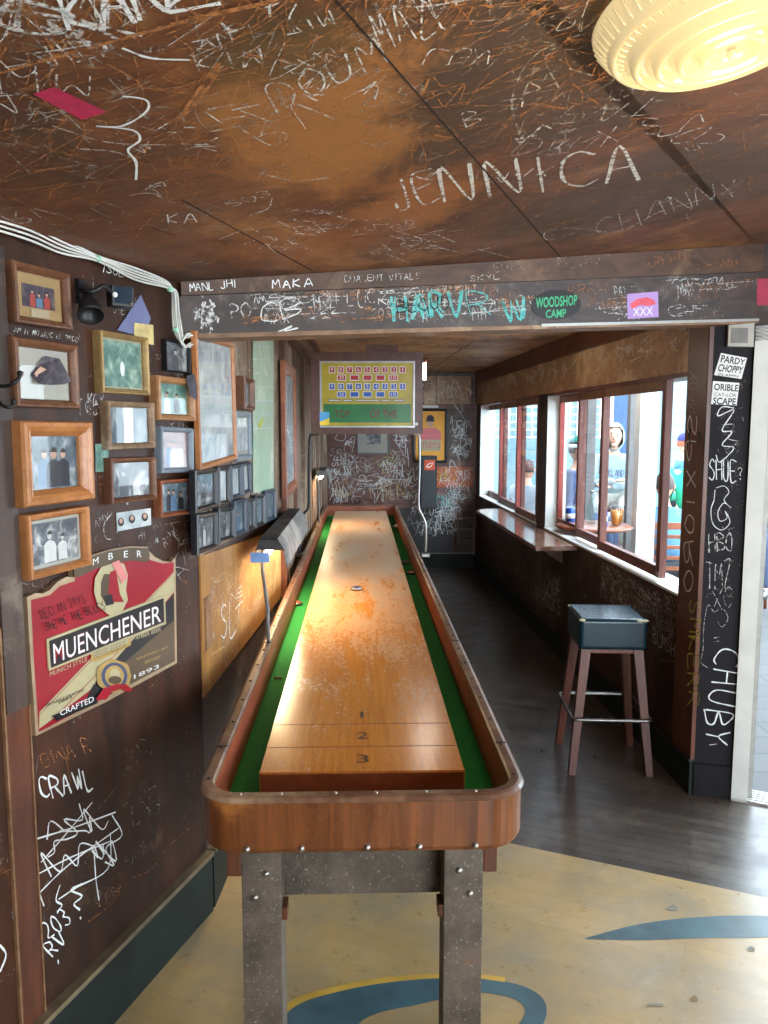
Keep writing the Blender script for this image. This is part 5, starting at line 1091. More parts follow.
# ------------------------------------------------------------------ stickers
def sticker(pl, quad, m, label, k, extra=None, name='sticker'):
    mb = MB(); mb.prism([pl.hit(a, b_, k) for a, b_ in quad], pl.n*.0005, m)
    if extra: extra(mb)
    return tag(mb.build(name, recalc=False), label, 'sticker')
sticker(WP, ((721, 353), (747, 358), (741.5, 379), (714, 375)), M_wht, 'white PARDY CHOPPY sticker, upper one on the black post', .002, lambda mb: [print_text(mb, 'PARDY', quadfn(WP, (720.5, 362), (744, 365), (745.5, 359.5), (722, 355), .0035), M_sgbk, .02), print_text(mb, 'CHOPPY', quadfn(WP, (717.5, 371), (741.5, 373.5), (743.5, 367), (719.5, 364), .0035), M_sgbk, .02), print_text(mb, 'IN APPN', quadfn(WP, (718, 375.5), (738, 377.5), (738.5, 375.5), (718.5, 373), .0035), M_sgbk)])
sticker(WP, ((713, 381), (739.5, 383), (736.5, 405.5), (711, 404)), M_wht, 'white ORIBLE SCAPE sticker, lower one on the black post', .002, lambda mb: [print_text(mb, 'ORIBLE', quadfn(WP, (714, 390), (738, 391.5), (738.5, 385), (714.5, 383.5), .0035), M_sgbk, .02), print_text(mb, 'CAT-LOK', quadfn(WP, (714, 396), (736.5, 397), (737, 393.5), (714.5, 392.5), .0035), M_sgbk), print_text(mb, 'SCAPE', quadfn(WP, (713, 404), (735.5, 405), (736, 398.5), (713.5, 397.5), .0035), M_sgbk, .02)])
oval = [(556+25*math.cos(t_*.2618), 305-1*math.cos(t_*.2618)+15*math.sin(t_*.2618)) for t_ in range(24)]
M_gtxt = plain('green print', srgb(60, 170, 120), .5); M_pur = plain('lilac print', srgb(172, 138, 196), .6, 0, .05)
def ovx(mb):
    print_text(mb, 'WOODSHOP', quadfn(BE, (536, 308), (577, 305), (577, 295), (536, 298), .0035), M_gtxt, .02); print_text(mb, 'CAMP', quadfn(BE, (546, 318), (566, 317), (566, 309), (546, 310), .0035), M_gtxt, .02)
sticker(BE, oval, M_sgbk, 'black oval sticker with green lettering on the beam', .002, ovx)
sticker(BE, ((627, 294), (658, 291.5), (658.5, 317), (627.5, 319)), M_pur, 'lilac square sticker with a red blotch and XXX on the beam', .002, lambda mb: [mb.face([BE.hit(a, b_, .0034) for a, b_ in ((630, 304), (637, 299), (647, 297), (654, 300), (656, 304), (648, 306), (640, 305), (632, 309))], plain('red blot', srgb(214, 84, 96), .6)), print_text(mb, 'XXX', quadfn(BE, (633, 316), (653, 315), (653, 307), (633, 308), .0038), M_wht)])
BE2 = wall_plane(PJ, PF, (1.4, 0))
sticker(WF, ((757, 279), (770, 278), (770, 305), (757, 305.5)), plain('crimson sticker', srgb(176, 54, 82), .6, 0, .15, 60), 'crimson sticker at the right end of the beam above the door', .002)
jb = MB(); P = [WP.hit(a, b_, .0) for a, b_ in ((727.5, 324), (753, 324), (752, 347.5), (726.5, 347))]
mb = MB(); mb.prism(P, WP.n*.03, plain('dirty white plastic', srgb(168, 162, 152), .5, 0, .12, 20)); mb.prism([WP.hit(a, b_, .0302) for a, b_ in ((732, 328), (748, 328), (747.5, 343), (731.5, 343))], WP.n*.004, plain('grey grille', srgb(120, 116, 112), .6)); tag(mb.build('wall_alarm'), 'square off white alarm box at the top of the black post', 'alarm box')
jb.bm.free()
# ------------------------------------------------------------------ ceiling lamp
M_dome = None
m_, nt, b = nm('glowing ribbed lamp glass'); b.inputs['Base Color'].default_value = (.22, .17, .08, 1); b.inputs['Emission Color'].default_value = (1.0, .78, .40, 1)
lw = N(nt, 'ShaderNodeLayerWeight'); lw.inputs[0].default_value = .35; nt.links.new(maprange(nt, lw.outputs['Facing'], 0, .8, .72, .26), b.inputs['Emission Strength']); b.inputs['Roughness'].default_value = .2; b.inputs['Coat Weight'].default_value = .5
M_dome = m_
pc = CE.hit(724, -10); cl = thing('ceiling_lamp', 'round ribbed glass ceiling lamp glowing warm yellow, at the top right', 'ceiling lamp', (pc.x, pc.y, pc.z))
Xl = Matrix.Translation(pc) @ cn.to_track_quat('Z', 'Y').to_matrix().to_4x4()
mb = MB(); mb.lathe([(0, .001), (.150, .001), (.150, .012), (.13, .016), (0, .016)], M_white, Xl, 48); mb.build('base_ring', cl)
prof = []; nR = 60
for i in range(nR+1):
    t_ = i/nR; r_ = .205*math.cos(t_*math.pi/2)**.62 if t_ < 1 else 0; z_ = .018+.075*math.sin(t_*math.pi/2)**1.3
    rib = .009*math.sin(r_/.205*math.pi*2*6); prof.append((max(r_, 0), z_+rib*(1 if 0 < i < nR else 0)))
prof = [(.165, .014), (.200, .016)]+prof+[]
mb = MB(); mb.lathe(prof, M_dome, Xl, 72)
for i in range(64):
    t_ = 6.283*i/64; mb.tube([Xl @ Vector((r_*math.cos(t_), r_*math.sin(t_), z_+.001)) for r_, z_ in ((.160, .066), (.188, .05), (.203, .026))], .0022, M_dome, 5)
mb.build('glass_shade', cl)
mb = MB(); mb.lathe([(0, .108), (.006, .106), (.009, .098), (.006, .092), (0, .092)], M_dome, Xl, 16); mb.build('finial', cl)
l_ = point('ceiling_lamp_bulb', tuple(pc+cn*.30), 8, (1.0, .80, .50), .10); l_.parent = cl; l_.location = cn*.30
# second identical lamp further back in the room
pc2 = Vector((.4, -1.2, ceil_z(.4, -1.2)))
# ------------------------------------------------------------------ drink ledge
lg = thing('drink_ledge', 'long dark wooden drink ledge fixed under the far patio window', 'ledge', tuple(WR.hit(520, 535, .0)))
zl_ = .856
def wl_a(y): return (3.3-y)/(WR.u.y)*-1
aN = WR.ab(578, 541)[0]; aN2 = (FLOOR.hit(536, 546.5, zl_)-WR.o).dot(WR.u); kN = (FLOOR.hit(536, 546.5, zl_)-WR.o).dot(WR.n)
aF = (FLOOR.hit(475.3, 510, zl_)-WR.o).dot(WR.u)
M_ledge = wood('varnished ledge', srgb(92, 58, 46), srgb(132, 88, 70), srgb(150, 120, 104), (6, 1, 6), 4, (.10, .2), (.5, .66), .03, spec=1.0)
poly = [(aN, .001), (aF+.1, .001), (aF+.1, kN*.6), (aF, kN), (aN2, kN)]
mb = MB(); mb.prism([WR.P(a, zl_-.03, k_) for a, k_ in poly], (0, 0, .03), M_ledge); mb.build('top_board', lg)
for t_ in (.15, .5, .85):
    a = aN2+.0+(aF-aN2)*t_; mb = MB(); mb.prism([WR.P(a, zl_-.031, .001), WR.P(a, zl_-.031, kN*.8), WR.P(a, zl_-.18, .001)], WR.u*.03, M_trim); mb.build('bracket', lg)
# ------------------------------------------------------------------ bar stool
FS = [FLOOR.hit(580, 771), FLOOR.hit(650, 767), FLOOR.hit(554, 742)]
S0 = Vector((1.085, 3.675, 0)); st = thing('bar_stool', 'square bar stool with dark teal vinyl seat, wooden legs and steel foot ring', 'bar stool', tuple(S0))
sa = R(-3); XS = Matrix.Translation(S0) @ Matrix.Rotation(sa, 4, 'Z')
M_teal = plain('dark teal vinyl', srgb(8, 40, 52), .26, 0, .05, 4, .35); M_sleg = wood('red brown stool leg', srgb(72, 34, 24), srgb(112, 58, 40), None, (8, 8, 1), 5, (.35, .5))
bm_ = bmesh.new(); bmesh.ops.create_cube(bm_, size=1); bmesh.ops.scale(bm_, vec=(.315, .315, .15), verts=bm_.verts); bmesh.ops.bevel(bm_, geom=bm_.edges[:], offset=.022, segments=5, profile=.6, affect='EDGES')
mb = MB(); mb.add(bm_, M_teal, XS @ Matrix.Translation((0, 0, .675)), True); so = mb.build('seat', st)
mb = MB()
for sx in (-1, 1):
    for (a, b_) in (((sx*.147, -.15), (sx*.147, .15)), ((-.15, sx*.147), (.15, sx*.147))): mb.tube([XS @ Vector((a[0], a[1], .744)), XS @ Vector((b_[0], b_[1], .744))], .004, plain('worn piping', srgb(120, 128, 118), .5) if not 'M_pipe' in globals() else M_pipe, 6)
mb.build('piping', so)
mb = MB(); M_torn = plain('torn foam', srgb(188, 176, 140), .9, 0, .2, 60)
for (x, y) in ((-.145, -.148), (.146, -.148), (.12, -.15), (-.145, .14)): mb.ell(XS @ Vector((x, y, .742)), (.016, .012, .006), M_torn)
mb.build('torn_corner', so)
mb = MB(); mb.box((0, 0, .59), (.27, .27, .022), M_sleg, XS, .003); mb.build('seat_frame', st)
for sx in (-1, 1):
    for sy in (-1, 1):
        mb = MB(); t0 = .022; t1 = .016
        def sq(cx, cy, z, h): return [XS @ Vector((cx+a*h, cy+b_*h, z)) for a, b_ in ((-1, -1), (1, -1), (1, 1), (-1, 1))]
        mb.hexa(sq(sx*.182, sy*.178, 0.0, t1), sq(sx*.122, sy*.122, .60, t0), M_sleg); mb.build('leg', st)
mb = MB(); rg = []
for x, y in rr(.186, -.184, .184, .03, .03, 4): rg.append(XS @ Vector((x, y, .27)))
rg.append(rg[0]); mb.tube(rg, .008, M_steel, 10, False); mb.build('foot_ring', st)
# >>>P3
# ------------------------------------------------------------------ patio outside
M_pave = nm('patio paving'); m_, nt, b = M_pave; v = coords(nt); br = N(nt, 'ShaderNodeTexBrick'); nt.links.new(v, br.inputs[0]); br.inputs['Scale'].default_value = 1; br.inputs['Brick Width'].default_value = .42; br.inputs['Row Height'].default_value = .21; br.inputs['Mortar Size'].default_value = .006
br.inputs['Color1'].default_value = c4(srgb(60, 60, 62)); br.inputs['Color2'].default_value = c4(srgb(68, 68, 68)); br.inputs['Mortar'].default_value = c4(srgb(44, 44, 44)); n = noi(nt, v, 90, 3, .8)
nt.links.new(mixc(nt, maprange(nt, n, .55, .75, 0, .6), br.outputs[0], srgb(92, 92, 92)), b.inputs['Base Color']); b.inputs['Roughness'].default_value = .8; M_pave = m_
mb = MB(); g = [(1.585, 3.40), (PF[0]+.05, PF[1]+.14), (3.75, 2.1), (16, 2.1), (16, 18), (-4, 18), (-4, 9.15), (1.2, 9.15)]
mb.prism([Vector((x, y, -.12)) for x, y in g], (0, 0, .10), M_pave); struct(mb.build('floor_patio'))
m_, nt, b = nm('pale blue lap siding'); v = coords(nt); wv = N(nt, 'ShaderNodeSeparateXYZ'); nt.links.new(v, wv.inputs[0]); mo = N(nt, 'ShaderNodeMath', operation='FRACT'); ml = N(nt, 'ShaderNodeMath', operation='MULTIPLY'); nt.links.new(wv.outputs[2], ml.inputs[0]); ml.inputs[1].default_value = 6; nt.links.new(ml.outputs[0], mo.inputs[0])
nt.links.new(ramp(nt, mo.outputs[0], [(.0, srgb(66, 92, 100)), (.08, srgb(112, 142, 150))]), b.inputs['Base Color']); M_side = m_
bd = thing('neighbour_building', 'pale blue sided building across the patio with blue doors', 'building', (4.5, 11.0, -.02))
mb = MB(); mb.prism([(0.6, 10.9, -.02), (9.5, 10.9, -.02), (9.5, 11.3, -.02), (.6, 11.3, -.02)], (0, 0, 3.1), M_side); mb.build('wall', bd)
for x in (3.34, 4.6):
    mb = MB(); mb.box((x, 10.86, 1.15), (.42, .06, 2.3), plain('blue door paint', srgb(42, 72, 112), .5)); d = mb.build('door', bd)
    mb = MB(); mb.ell((x+.18, 10.81, 1.05), (.025, .03, .025), M_steel); mb.build('door_knob', d)
for x in (2.78, 3.72, 5.2):
    mb = MB(); mb.box((x, 10.86, 1.5), (.13, .08, 3.0), M_white); mb.build('trim_board', bd)
mb = MB(); mb.box((5, 10.7, 3.15), (9.4, .7, .12), M_white); mb.build('eave', bd)
# lattice screen
lt = thing('lattice_screen', 'white lattice screen seen through the far patio window', 'screen', (2.0, 10.2, -.02))
mb = MB()
for i in range(16):
    x = 1.45+i*.1; mb.box((x, 10.2, 1.98), (.018, .02, 1.0), M_white)
for i in range(10): mb.box((2.2, 10.215, 1.5+i*.1), (1.52, .012, .018), M_white)
mb.build('slat_panel', lt)
for x in (1.42, 2.98):
    mb = MB(); mb.box((x, 10.2, 1.24), (.06, .06, 2.52), M_white); mb.build('post', lt)
def patio_post(px, y, wd, dp, m, label, name='patio_post', h=2.7):
    x = (px-384)/FPX*(y*CP+.13); t = MB(); t.box((x, y, h/2-.02), (wd, dp, h), m, None, .006); t.box((x, y, .06), (wd+.03, dp+.03, .12), m, None, .004)
    return tag(t.build(name), label, 'post')
M_gpost = plain('grey weathered post', srgb(104, 100, 98), .7, 0, .15, 8)
patio_post(586.5, 6.45, .075, .075, M_gpost, 'slim grey patio post just left of the hooded person')
patio_post(628, 6.5, .08, .08, M_gpost, 'thick grey patio post right of the hooded person')
patio_post(640.5, 5.65, .135, .12, M_white, 'broad white patio column filling the middle of the window')
patio_post(699, 8.0, .09, .09, M_white, 'white patio post behind the person in the cap')
# people ---------------------------------------------------------
def skin_mesh(verts, edges, radii, lv=2):
    me = bpy.data.meshes.new('s'); me.from_pydata(verts, edges, []); o = bpy.data.objects.new('s', me); COL.objects.link(o)
    o.modifiers.new('k', 'SKIN'); 
    for i, r_ in enumerate(radii):
        sv = me.skin_vertices[0].data[i]; sv.radius = r_ if isinstance(r_, tuple) else (r_, r_); sv.use_root = (i == 0)
    md = o.modifiers.new('u', 'SUBSURF'); md.levels = lv; md.render_levels = lv
    dg = bpy.context.evaluated_depsgraph_get(); out = bpy.data.meshes.new_from_object(o.evaluated_get(dg))
    bpy.data.objects.remove(o); bpy.data.meshes.remove(me); return out
def addmesh(mb, me, m):
    t = bmesh.new(); t.from_mesh(me); mb.add(t, m, None, True); bpy.data.meshes.remove(me)
def person(loc, face, label, skin, top, pants, hair, seat=.62, hat=None, hood=False, lean=.08, arms='table', beard=None, turn=0, stand=False):
    """face: heading (rad) of the person's front; local front = -Y"""
    t = thing('person', label, 'person', (loc[0], loc[1], -.02)); t.rotation_euler = (0, 0, face)
    X = world_of(t); W = lambda x, y, z: tuple(X @ Vector((x, y, z)))
    hp = seat+.09 if not stand else .92
    sh = hp+.44; nk = sh+.06; hd = nk+.15
    ly = -lean
    J = {}; V = []; E = []; Rr = []
    def add(n, p, r_, par=None):
        J[n] = len(V); V.append(W(*p)); Rr.append(r_)
        if par: E.append((J[par], J[n]))
    add('pel', (0, 0, hp), (.145, .115)); add('wst', (0, ly*.3, hp+.17), (.13, .10), 'pel'); add('cst', (0, ly*.8, hp+.34), (.155, .11), 'wst'); add('ntk', (0, ly, sh+.02), (.075, .07), 'cst'); add('nck', (0, ly*1.1, nk+.02), .052, 'ntk'); add('hed0', (0, ly*1.1-.01, nk+.07), .055, 'nck')
    hands = []
    for s_, n in ((-1, 'l'), (1, 'r')):
        add('sh'+n, (s_*.17, ly, sh-.03), .06, 'cst')
        if arms == 'table': el_, wr_ = (s_*.23, ly-.10, sh-.29), (s_*.12, ly-.33, sh-.27)
        elif arms == 'cross': el_, wr_ = (s_*.25, ly-.06, sh-.29), (-s_*.02, ly-.21, sh-.27-.03*s_)
        else: el_, wr_ = (s_*.24, ly+.02, sh-.30), (s_*.22, ly-.10, sh-.52)
        add('el'+n, el_, .045, 'sh'+n); add('wr'+n, wr_, .030, 'el'+n); hands.append((Vector(el_), Vector(wr_), s_))
        add('hip'+n, (s_*.10, -.02, hp-.03), .085, 'pel')
        if stand: kn, an = (s_*.11, -.03, .50), (s_*.11, .0, .09); toe = (s_*.12, -.16, .035)
        else:
            kn = (s_*.13, -.42, hp-.04); an = (s_*.13, -.40, max(hp-.46, .09)); toe = (s_*.14, -.54, max(hp-.52, .035))
        add('kn'+n, kn, .062, 'hip'+n); add('an'+n, an, .042, 'kn'+n); add('to'+n, toe, .036, 'an'+n)
    mb = MB(); addmesh(mb, skin_mesh(V, E, [(r_[0]*.86, r_[1]*.86) if isinstance(r_, tuple) else r_*.86 for r_ in Rr]), skin)
    # head with brow, nose, mouth, chin and ears, merged in the body mesh
    HX = X @ Matrix.Translation((0, ly*1.1-.02, hd)) @ Matrix.Rotation(turn, 4, 'Z')
    b_ = bmesh.new(); bmesh.ops.create_uvsphere(b_, u_segments=20, v_segments=14, radius=1)
    for v_ in b_.verts:
        x, y, z = v_.co; jaw = 1-.28*max(0, -z)**1.2; v_.co = Vector((x*.076*jaw, y*.096*(1-.1*max(0, -z)), z*.118))
        if y < -.75 and abs(z) < .35: v_.co.y += .006
    mb.add(b_, skin, HX, True)
    mb.ell((0, -.100, -.012), (.013, .018, .024), skin, HX, 10); mb.ell((0, -.086, .030), (.045, .012, .010), skin, HX, 10); mb.ell((0, -.084, -.085), (.028, .016, .020), skin, HX, 10)
    for s_ in (-1, 1): mb.ell((s_*.077, .004, -.005), (.012, .020, .030), skin, HX, 10)
    for E0, W0, s_ in hands:
        d = (W0-E0).normalized(); side = Vector((1, 0, 0)) if abs(d.x) < .8 else Vector((0, 1, 0)); dn = d.cross(side).normalized(); side = dn.cross(d).normalized()
        pc_ = W0+d*.055; Y = X @ Matrix.Translation(pc_) @ Matrix((side, d, dn)).transposed().to_4x4(); mb.ell((0, 0, 0), (.038, .052, .017), skin, Y, 12)
        for i, L in enumerate((.062, .074, .070, .052)):
            o_ = side*(-.027+.018*i); a = pc_+o_+d*.036; mb.tube([X @ a, X @ (a+d*L*.45+dn*.006*-1), X @ (a+d*L*.8-dn*.022), X @ (a+d*L*.85-dn*.042)], [.0085, .008, .0075, .006], skin, 8)
        a = pc_-side*.030*s_-d*.02; mb.tube([X @ a, X @ (a-side*.025*s_+d*.025), X @ (a-side*.028*s_+d*.055-dn*.01)], [.011, .0095, .0075], skin, 8)
    bo = mb.build('body', t)
    dark = plain('eye dark', (.02, .02, .02), .3)
    mb = MB()
    for s_ in (-1, 1): mb.ell((s_*.029, -.083, .012), (.013, .008, .007), M_wht, HX, 8); mb.ell((s_*.029, -.0895, .012), (.006, .004, .006), dark, HX, 8); mb.ell((s_*.03, -.091, .036), (.018, .006, .004), hair, HX, 8)
    mb.build('eyes', t)
    mb = MB(); mb.ell((0, -.087, -.052), (.024, .008, .006), plain('lips', srgb(170, 100, 92), .5), HX, 10); mb.build('mouth', t)
    # hair cap
    mb = MB(); b_ = bmesh.new(); bmesh.ops.create_uvsphere(b_, u_segments=20, v_segments=14, radius=1)
    bmesh.ops.delete(b_, geom=[v_ for v_ in b_.verts if v_.co.z < -.35 or (v_.co.y < -.25 and v_.co.z < .55)], context='VERTS')
    for v_ in b_.verts: v_.co = Vector((v_.co.x*.083, v_.co.y*.103+.004, v_.co.z*.124+.004))
    mb.add(b_, hair, HX @ Matrix.Diagonal((.93, .86, .9, 1)) if hood else HX, True)
    if beard: 
        mb.ell((0, -.062, -.085), (.050, .040, .040), beard, HX, 12)
    mb.build('hair', t, recalc=False)
    if hat == 'beanie':
        mb = MB(); mb.lathe([(0, .150), (.03, .146), (.062, .125), (.082, .09), (.090, .05), (.092, .03)], HAT['teal'], HX @ Matrix.Diagonal((1, 1.15, 1, 1)), 24); mb.lathe([(.088, .03), (.097, .03), (.097, .062), (.088, .064)], HAT['white'], HX @ Matrix.Diagonal((1, 1.15, 1, 1)), 24); mb.lathe([(.086, .062), (.0885, .064), (.086, .09), (.080, .09)], HAT['dark'], HX @ Matrix.Diagonal((1.04, 1.19, 1, 1)), 24); mb.build('beanie', t)
    if hat == 'cap':
        mb = MB(); mb.lathe([(0, .135), (.04, .130), (.072, .105), (.088, .07), (.090, .04)], HAT['navy'], HX @ Matrix.Diagonal((1, 1.15, 1, 1)), 24); mb.ell((0, -.125, .045), (.066, .065, .008), HAT['navy'], HX, 16); mb.build('cap', t)
    # garments
    sel = ['pel', 'wst', 'cst', 'ntk', 'shl', 'ell', 'wrl', 'shr', 'elr', 'wrr']; ix = {J[n]: i for i, n in enumerate(sel)}
    VV = [V[J[n]] for n in sel]; EE = [(ix[a], ix[b2]) for a, b2 in E if a in ix and b2 in ix]; RR = [Rr[J[n]] for n in sel]
    RR = [(r_[0]*1.08, r_[1]*1.12) if isinstance(r_, tuple) else r_*1.22 for r_ in RR]
    mb = MB(); addmesh(mb, skin_mesh(VV, EE, RR), top); tp_ = mb.build('hoodie' if hood else 'jacket', t)
    if hood:
        mb = MB(); b_ = bmesh.new(); bmesh.ops.create_uvsphere(b_, u_segments=24, v_segments=16, radius=1)
        bmesh.ops.delete(b_, geom=[v_ for v_ in b_.verts if v_.co.y < -.62 and v_.co.z < .62 and v_.co.z > -.8], context='VERTS')
        for v_ in b_.verts: v_.co = Vector((v_.co.x*.102, v_.co.y*.126+.006, v_.co.z*.152-.006))
        mb.add(b_, top, HX, True); mb.build('hood', tp_, recalc=False)
        mb = MB(); F = lambda a, c: X @ Vector((-.11+.22*a, ly*.8-.131-.006*math.sin(a*3.14), sh-.20+.07*c)); st_, W_ = word_strokes('OAKLAND', .1, random.Random(3)); 
        for s1 in st_: mb.ribbon([F(x/W_, y/6) for x, y in s1], (X.to_3x3() @ Vector((0, -1, 0))), .008, plain('navy print', srgb(50, 70, 110), .7))
        mb.build('print', tp_, recalc=False)
    sel = ['pel', 'hipl', 'knl', 'anl', 'hipr', 'knr', 'anr']; ix = {J[n]: i for i, n in enumerate(sel)}
    VV = [V[J[n]] for n in sel]; EE = [(ix[a], ix[b2]) for a, b2 in E if a in ix and b2 in ix]; RR = [(.150, .122), .098, .076, .058, .098, .076, .058]
    mb = MB(); addmesh(mb, skin_mesh(VV, EE, RR), pants); mb.build('trousers', t)
    for n in 'lr':
        a = Vector(V[J['an'+n]]); c = Vector(V[J['to'+n]]); mb = MB(); d = (c-a); d.z = 0; d.normalize(); Y = Matrix.Translation((a+c)/2+d*.0) @ Matrix((Vector((0, 0, 1)).cross(d)*-1, d, Vector((0, 0, 1)))).transposed().to_4x4()
        mb.ell((0, .01, -.005), (.050, .135, .048), M_blackp, Y, 14); mb.build('shoe', t)
    return t
HAT = {'teal': plain('teal knit', srgb(30, 120, 110), .9), 'white': plain('white knit', srgb(220, 224, 220), .9), 'dark': plain('dark knit', srgb(30, 50, 70), .9), 'navy': plain('navy cloth', srgb(36, 40, 96), .8)}
SK = plain('skin light', srgb(222, 176, 150), .5, 0, .06, 10); SK2 = plain('skin tan', srgb(196, 146, 118), .5, 0, .06, 10)
HB = plain('dark hair', srgb(46, 32, 26), .6); HR = plain('auburn hair', srgb(150, 74, 46), .6)
JE = plain('denim', srgb(52, 66, 92), .8); KH = plain('pale khaki', srgb(176, 172, 162), .8); BK = plain('black cloth', srgb(30, 32, 38), .8)
def at(px, y): return ((px-384)/FPX*(y*CP+.13), y)
person(at(566, 7.5), R(62), 'person in a green and white beanie and navy shirt outside the near patio window', SK2, plain('navy shirt cloth', srgb(40, 56, 92), .8), JE, HB, .69, 'beanie', arms='down')
person(at(611.5, 8.1), R(-17), 'person in a pale grey hooded sweatshirt sitting behind the patio table', SK, plain('grey sweatshirt cloth', srgb(150, 168, 172), .85), KH, HB, .82, hood=True, arms='cross')
person(at(673, 8.9), R(70), 'bearded person in a navy cap and blue jacket seen side on through the window', SK, plain('blue denim jacket', srgb(58, 104, 138), .8), BK, HR, .72, 'cap', arms='table', beard=HR)
person(at(689, 7.4), R(160), 'person in a bright green top leaning behind the patio chair', SK, plain('bright green cloth', srgb(20, 150, 110), .8), JE, HB, .70, lean=.14)
person(at(668, 6.25), R(170), 'person in a blue jacket sitting on the slatted patio chair, back to the window', SK2, plain('slate blue cloth', srgb(56, 98, 128), .8), BK, HB, .42, lean=.26)
person(at(761, 6.8), R(-40), 'person with auburn hair and grey green top sitting outside the street door', SK, plain('grey green cloth', srgb(110, 128, 112), .8), JE, HR, .66, lean=.05)
person(at(524, 9.2), R(150), 'person in grey outside the far patio window, seated', SK2, plain('mid grey cloth', srgb(128, 132, 138), .8), KH, HB, .40)
# seats for the people outside
M_cw = wood('orange brown chair wood', srgb(110, 56, 30), srgb(146, 82, 50), None, (6, 6, 6), 5, (.3, .5))
def slat_chair(x, y, rz, label, seat=.42):
    t = thing('patio_chair', label, 'chair', (x, y, -.02), rz); X = world_of(t)
    mb = MB(); mb.box((0, 0, seat-.005), (.42, .40, .03), M_blackp, X, .008); mb.build('seat', t)
    mb = MB()
    for sx in (-1, 1): mb.box((sx*.19, .20, (seat+.92)/2), (.03, .03, .92-seat), M_cw, X, .004)
    for i in range(5): mb.box((0, .20, seat+.12+i*.085), (.35, .018, .03 if i < 4 else .055), M_cw, X, .003)
    mb.build('backrest', t)
    for sx in (-1, 1):
        for sy in (-1, 1): mb = MB(); mb.box((sx*.185, sy*.18, (seat-.022)/2), (.032, .032, seat-.022), M_cw, X, .003); mb.build('leg', t)
    return t
x_, y_ = at(668, 6.25); slat_chair(x_+.02, y_-.02, R(170), 'orange brown slatted patio chair under the person in the blue jacket')
def high_stool(px, y, s, label):
    x, _ = at(px, y); t = thing('patio_stool', label, 'stool', (x, y, -.02)); X = world_of(t); s += -.01
    mb = MB(); mb.lathe([(0, s-.03), (.15, s-.03), (.16, s-.015), (.15, s), (0, s)], M_cw, X, 24); mb.build('seat', t)
    for a in range(4):
        c_, s_ = math.cos(a*1.571+.785), math.sin(a*1.571+.785); mb = MB(); mb.tube([X @ Vector((c_*.11, s_*.11, s-.03)), X @ Vector((c_*.18, s_*.18, 0))], .014, M_cw, 8); mb.build('leg', t)
for a in ((566, 7.5, .69, 'wooden patio stool under the person in the beanie'), (611.5, 8.1, .82, 'wooden patio stool under the hooded person'), (673, 8.9, .72, 'wooden patio stool under the person in the navy cap'), (689, 7.4, .70, 'wooden patio stool under the person in green'), (761, 6.8, .66, 'wooden stool outside the street door'), (524, 9.2, .40, 'low wooden stool outside the far patio window')): high_stool(*a)
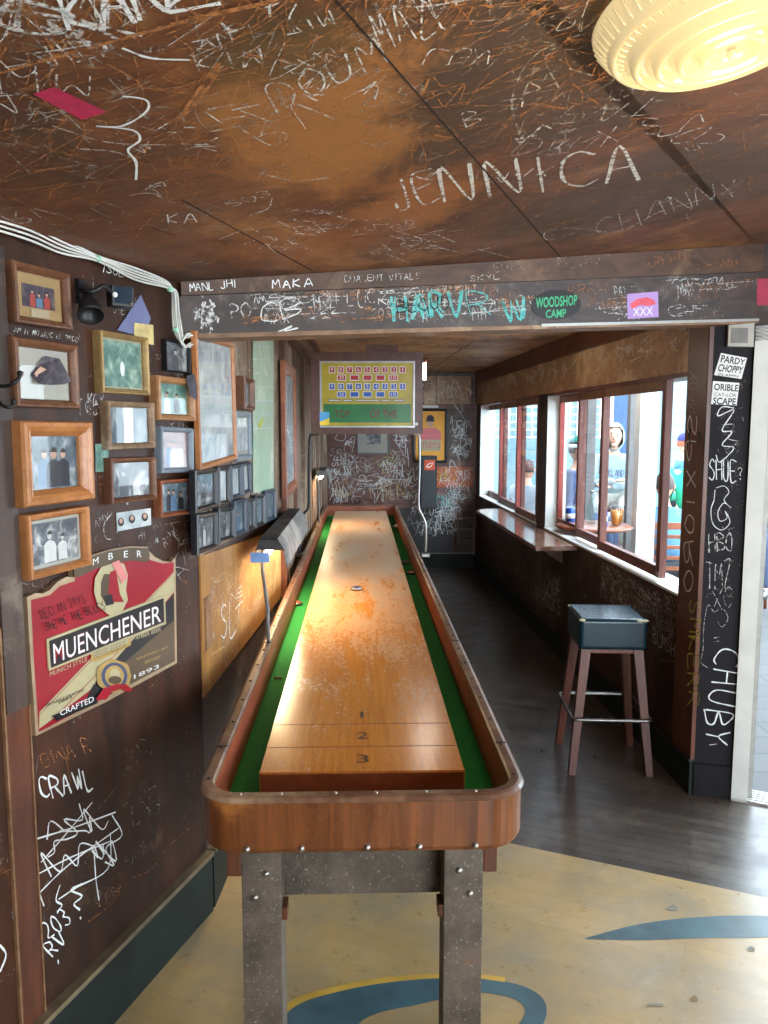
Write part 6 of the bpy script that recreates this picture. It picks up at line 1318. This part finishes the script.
# patio table with drinks
x_, y_ = at(592, 5.6); tb = thing('patio_table', 'round orange brown patio table with drinks outside the near window', 'table', (x_, y_, -.02)); X = world_of(tb); ZT_ = .95
mb = MB(); mb.lathe([(0, ZT_-.03), (.26, ZT_-.03), (.28, ZT_-.015), (.26, ZT_), (0, ZT_)], M_cw, X, 36); mb.build('tabletop', tb)
mb = MB(); mb.tube([X @ Vector((0, 0, .02)), X @ Vector((0, 0, ZT_-.03))], .03, M_blackm, 14); mb.build('pedestal', tb)
mb = MB(); mb.lathe([(0, 0), (.22, 0), (.21, .02), (.05, .04), (0, .04)], M_blackm, X, 24); mb.build('foot', tb)
ztt = ZT_-.02
def can(dx, dy, label):
    t = thing('drink_can', label, 'can', (x_+dx, y_+dy, ztt), 0, 'drink cans on the patio table'); X = world_of(t)
    mb = MB(); mb.lathe([(0, 0), (.025, 0), (.033, .008), (.033, .108), (.028, .120), (.026, .121), (.024, .117), (0, .117)], plain('blue can', srgb(30, 80, 170), .3, .4), X, 20); mb.build('can_body', t)
    mb = MB(); mb.lathe([(.0335, .045), (.0337, .045), (.0337, .08), (.0335, .08)], M_wht, X, 20); mb.build('can_band', t)
can(.02, -.16, 'blue can on the patio table, nearest the window'); can(-.17, .02, 'blue can on the patio table beside the yellow drink')
M_beer = plain('amber beer', srgb(214, 130, 40), .15); M_yj = plain('yellow drink', srgb(236, 200, 40), .2)
def glass(dx, dy, m, label):
    t = thing('pint_glass', label, 'glass', (x_+dx, y_+dy, ztt), 0, 'drinks in glasses on the patio table'); X = world_of(t)
    mb = MB(); mb.lathe([(0, 0), (.028, 0), (.040, .14), (.0375, .14), (.0265, .008), (0, .008)], M_winglass, X, 20); mb.build('tumbler', t)
    mb = MB(); mb.lathe([(0, .009), (.025, .009), (.034, .11), (0, .11)], m, X, 20); mb.build('drink', t)
glass(.14, -.05, M_beer, 'amber beer glass nearest the thick grey post'); glass(.20, .06, M_beer, 'amber beer glass farther back beside the thick grey post'); glass(-.14, .14, M_yj, 'glass of yellow drink on the patio table')
t = thing('glass_bottle', 'clear bottle standing behind the blue can on the patio table', 'bottle', (x_+.0, y_+.08, ztt)); X = world_of(t)
mb = MB(); mb.lathe([(0, 0), (.032, 0), (.034, .01), (.034, .13), (.014, .18), (.013, .23), (0, .23)], glassm('clear bottle glass', (.8, .9, .9), 1), X, 20); mb.build('bottle_body', t); mb = MB(); mb.lathe([(.0, .228), (.015, .228), (.015, .245), (0, .245)], M_steel, X, 12); mb.build('bottle_cap', t)
# small orange patio stools seen through the door
for (px, y, lb) in ((748, 8.2, 'orange patio chair beyond the street door, left one'), (772, 7.7, 'orange patio chair beyond the street door, right one')):
    x, _ = at(px, y); slat_chair(x, y, R(30), lb)
# ------------------------------------------------------------------ give single-mesh things an origin at their base
for o in list(COL.objects):
    if o.type == 'MESH' and o.parent is None and 'label' in o:
        co = [v_.co for v_ in o.data.vertices]; mn = Vector((min(c[i] for c in co) for i in range(3))); mx = Vector((max(c[i] for c in co) for i in range(3)))
        b0 = Vector(((mn.x+mx.x)/2, (mn.y+mx.y)/2, mn.z)); o.data.transform(Matrix.Translation(-b0)); o.location = b0
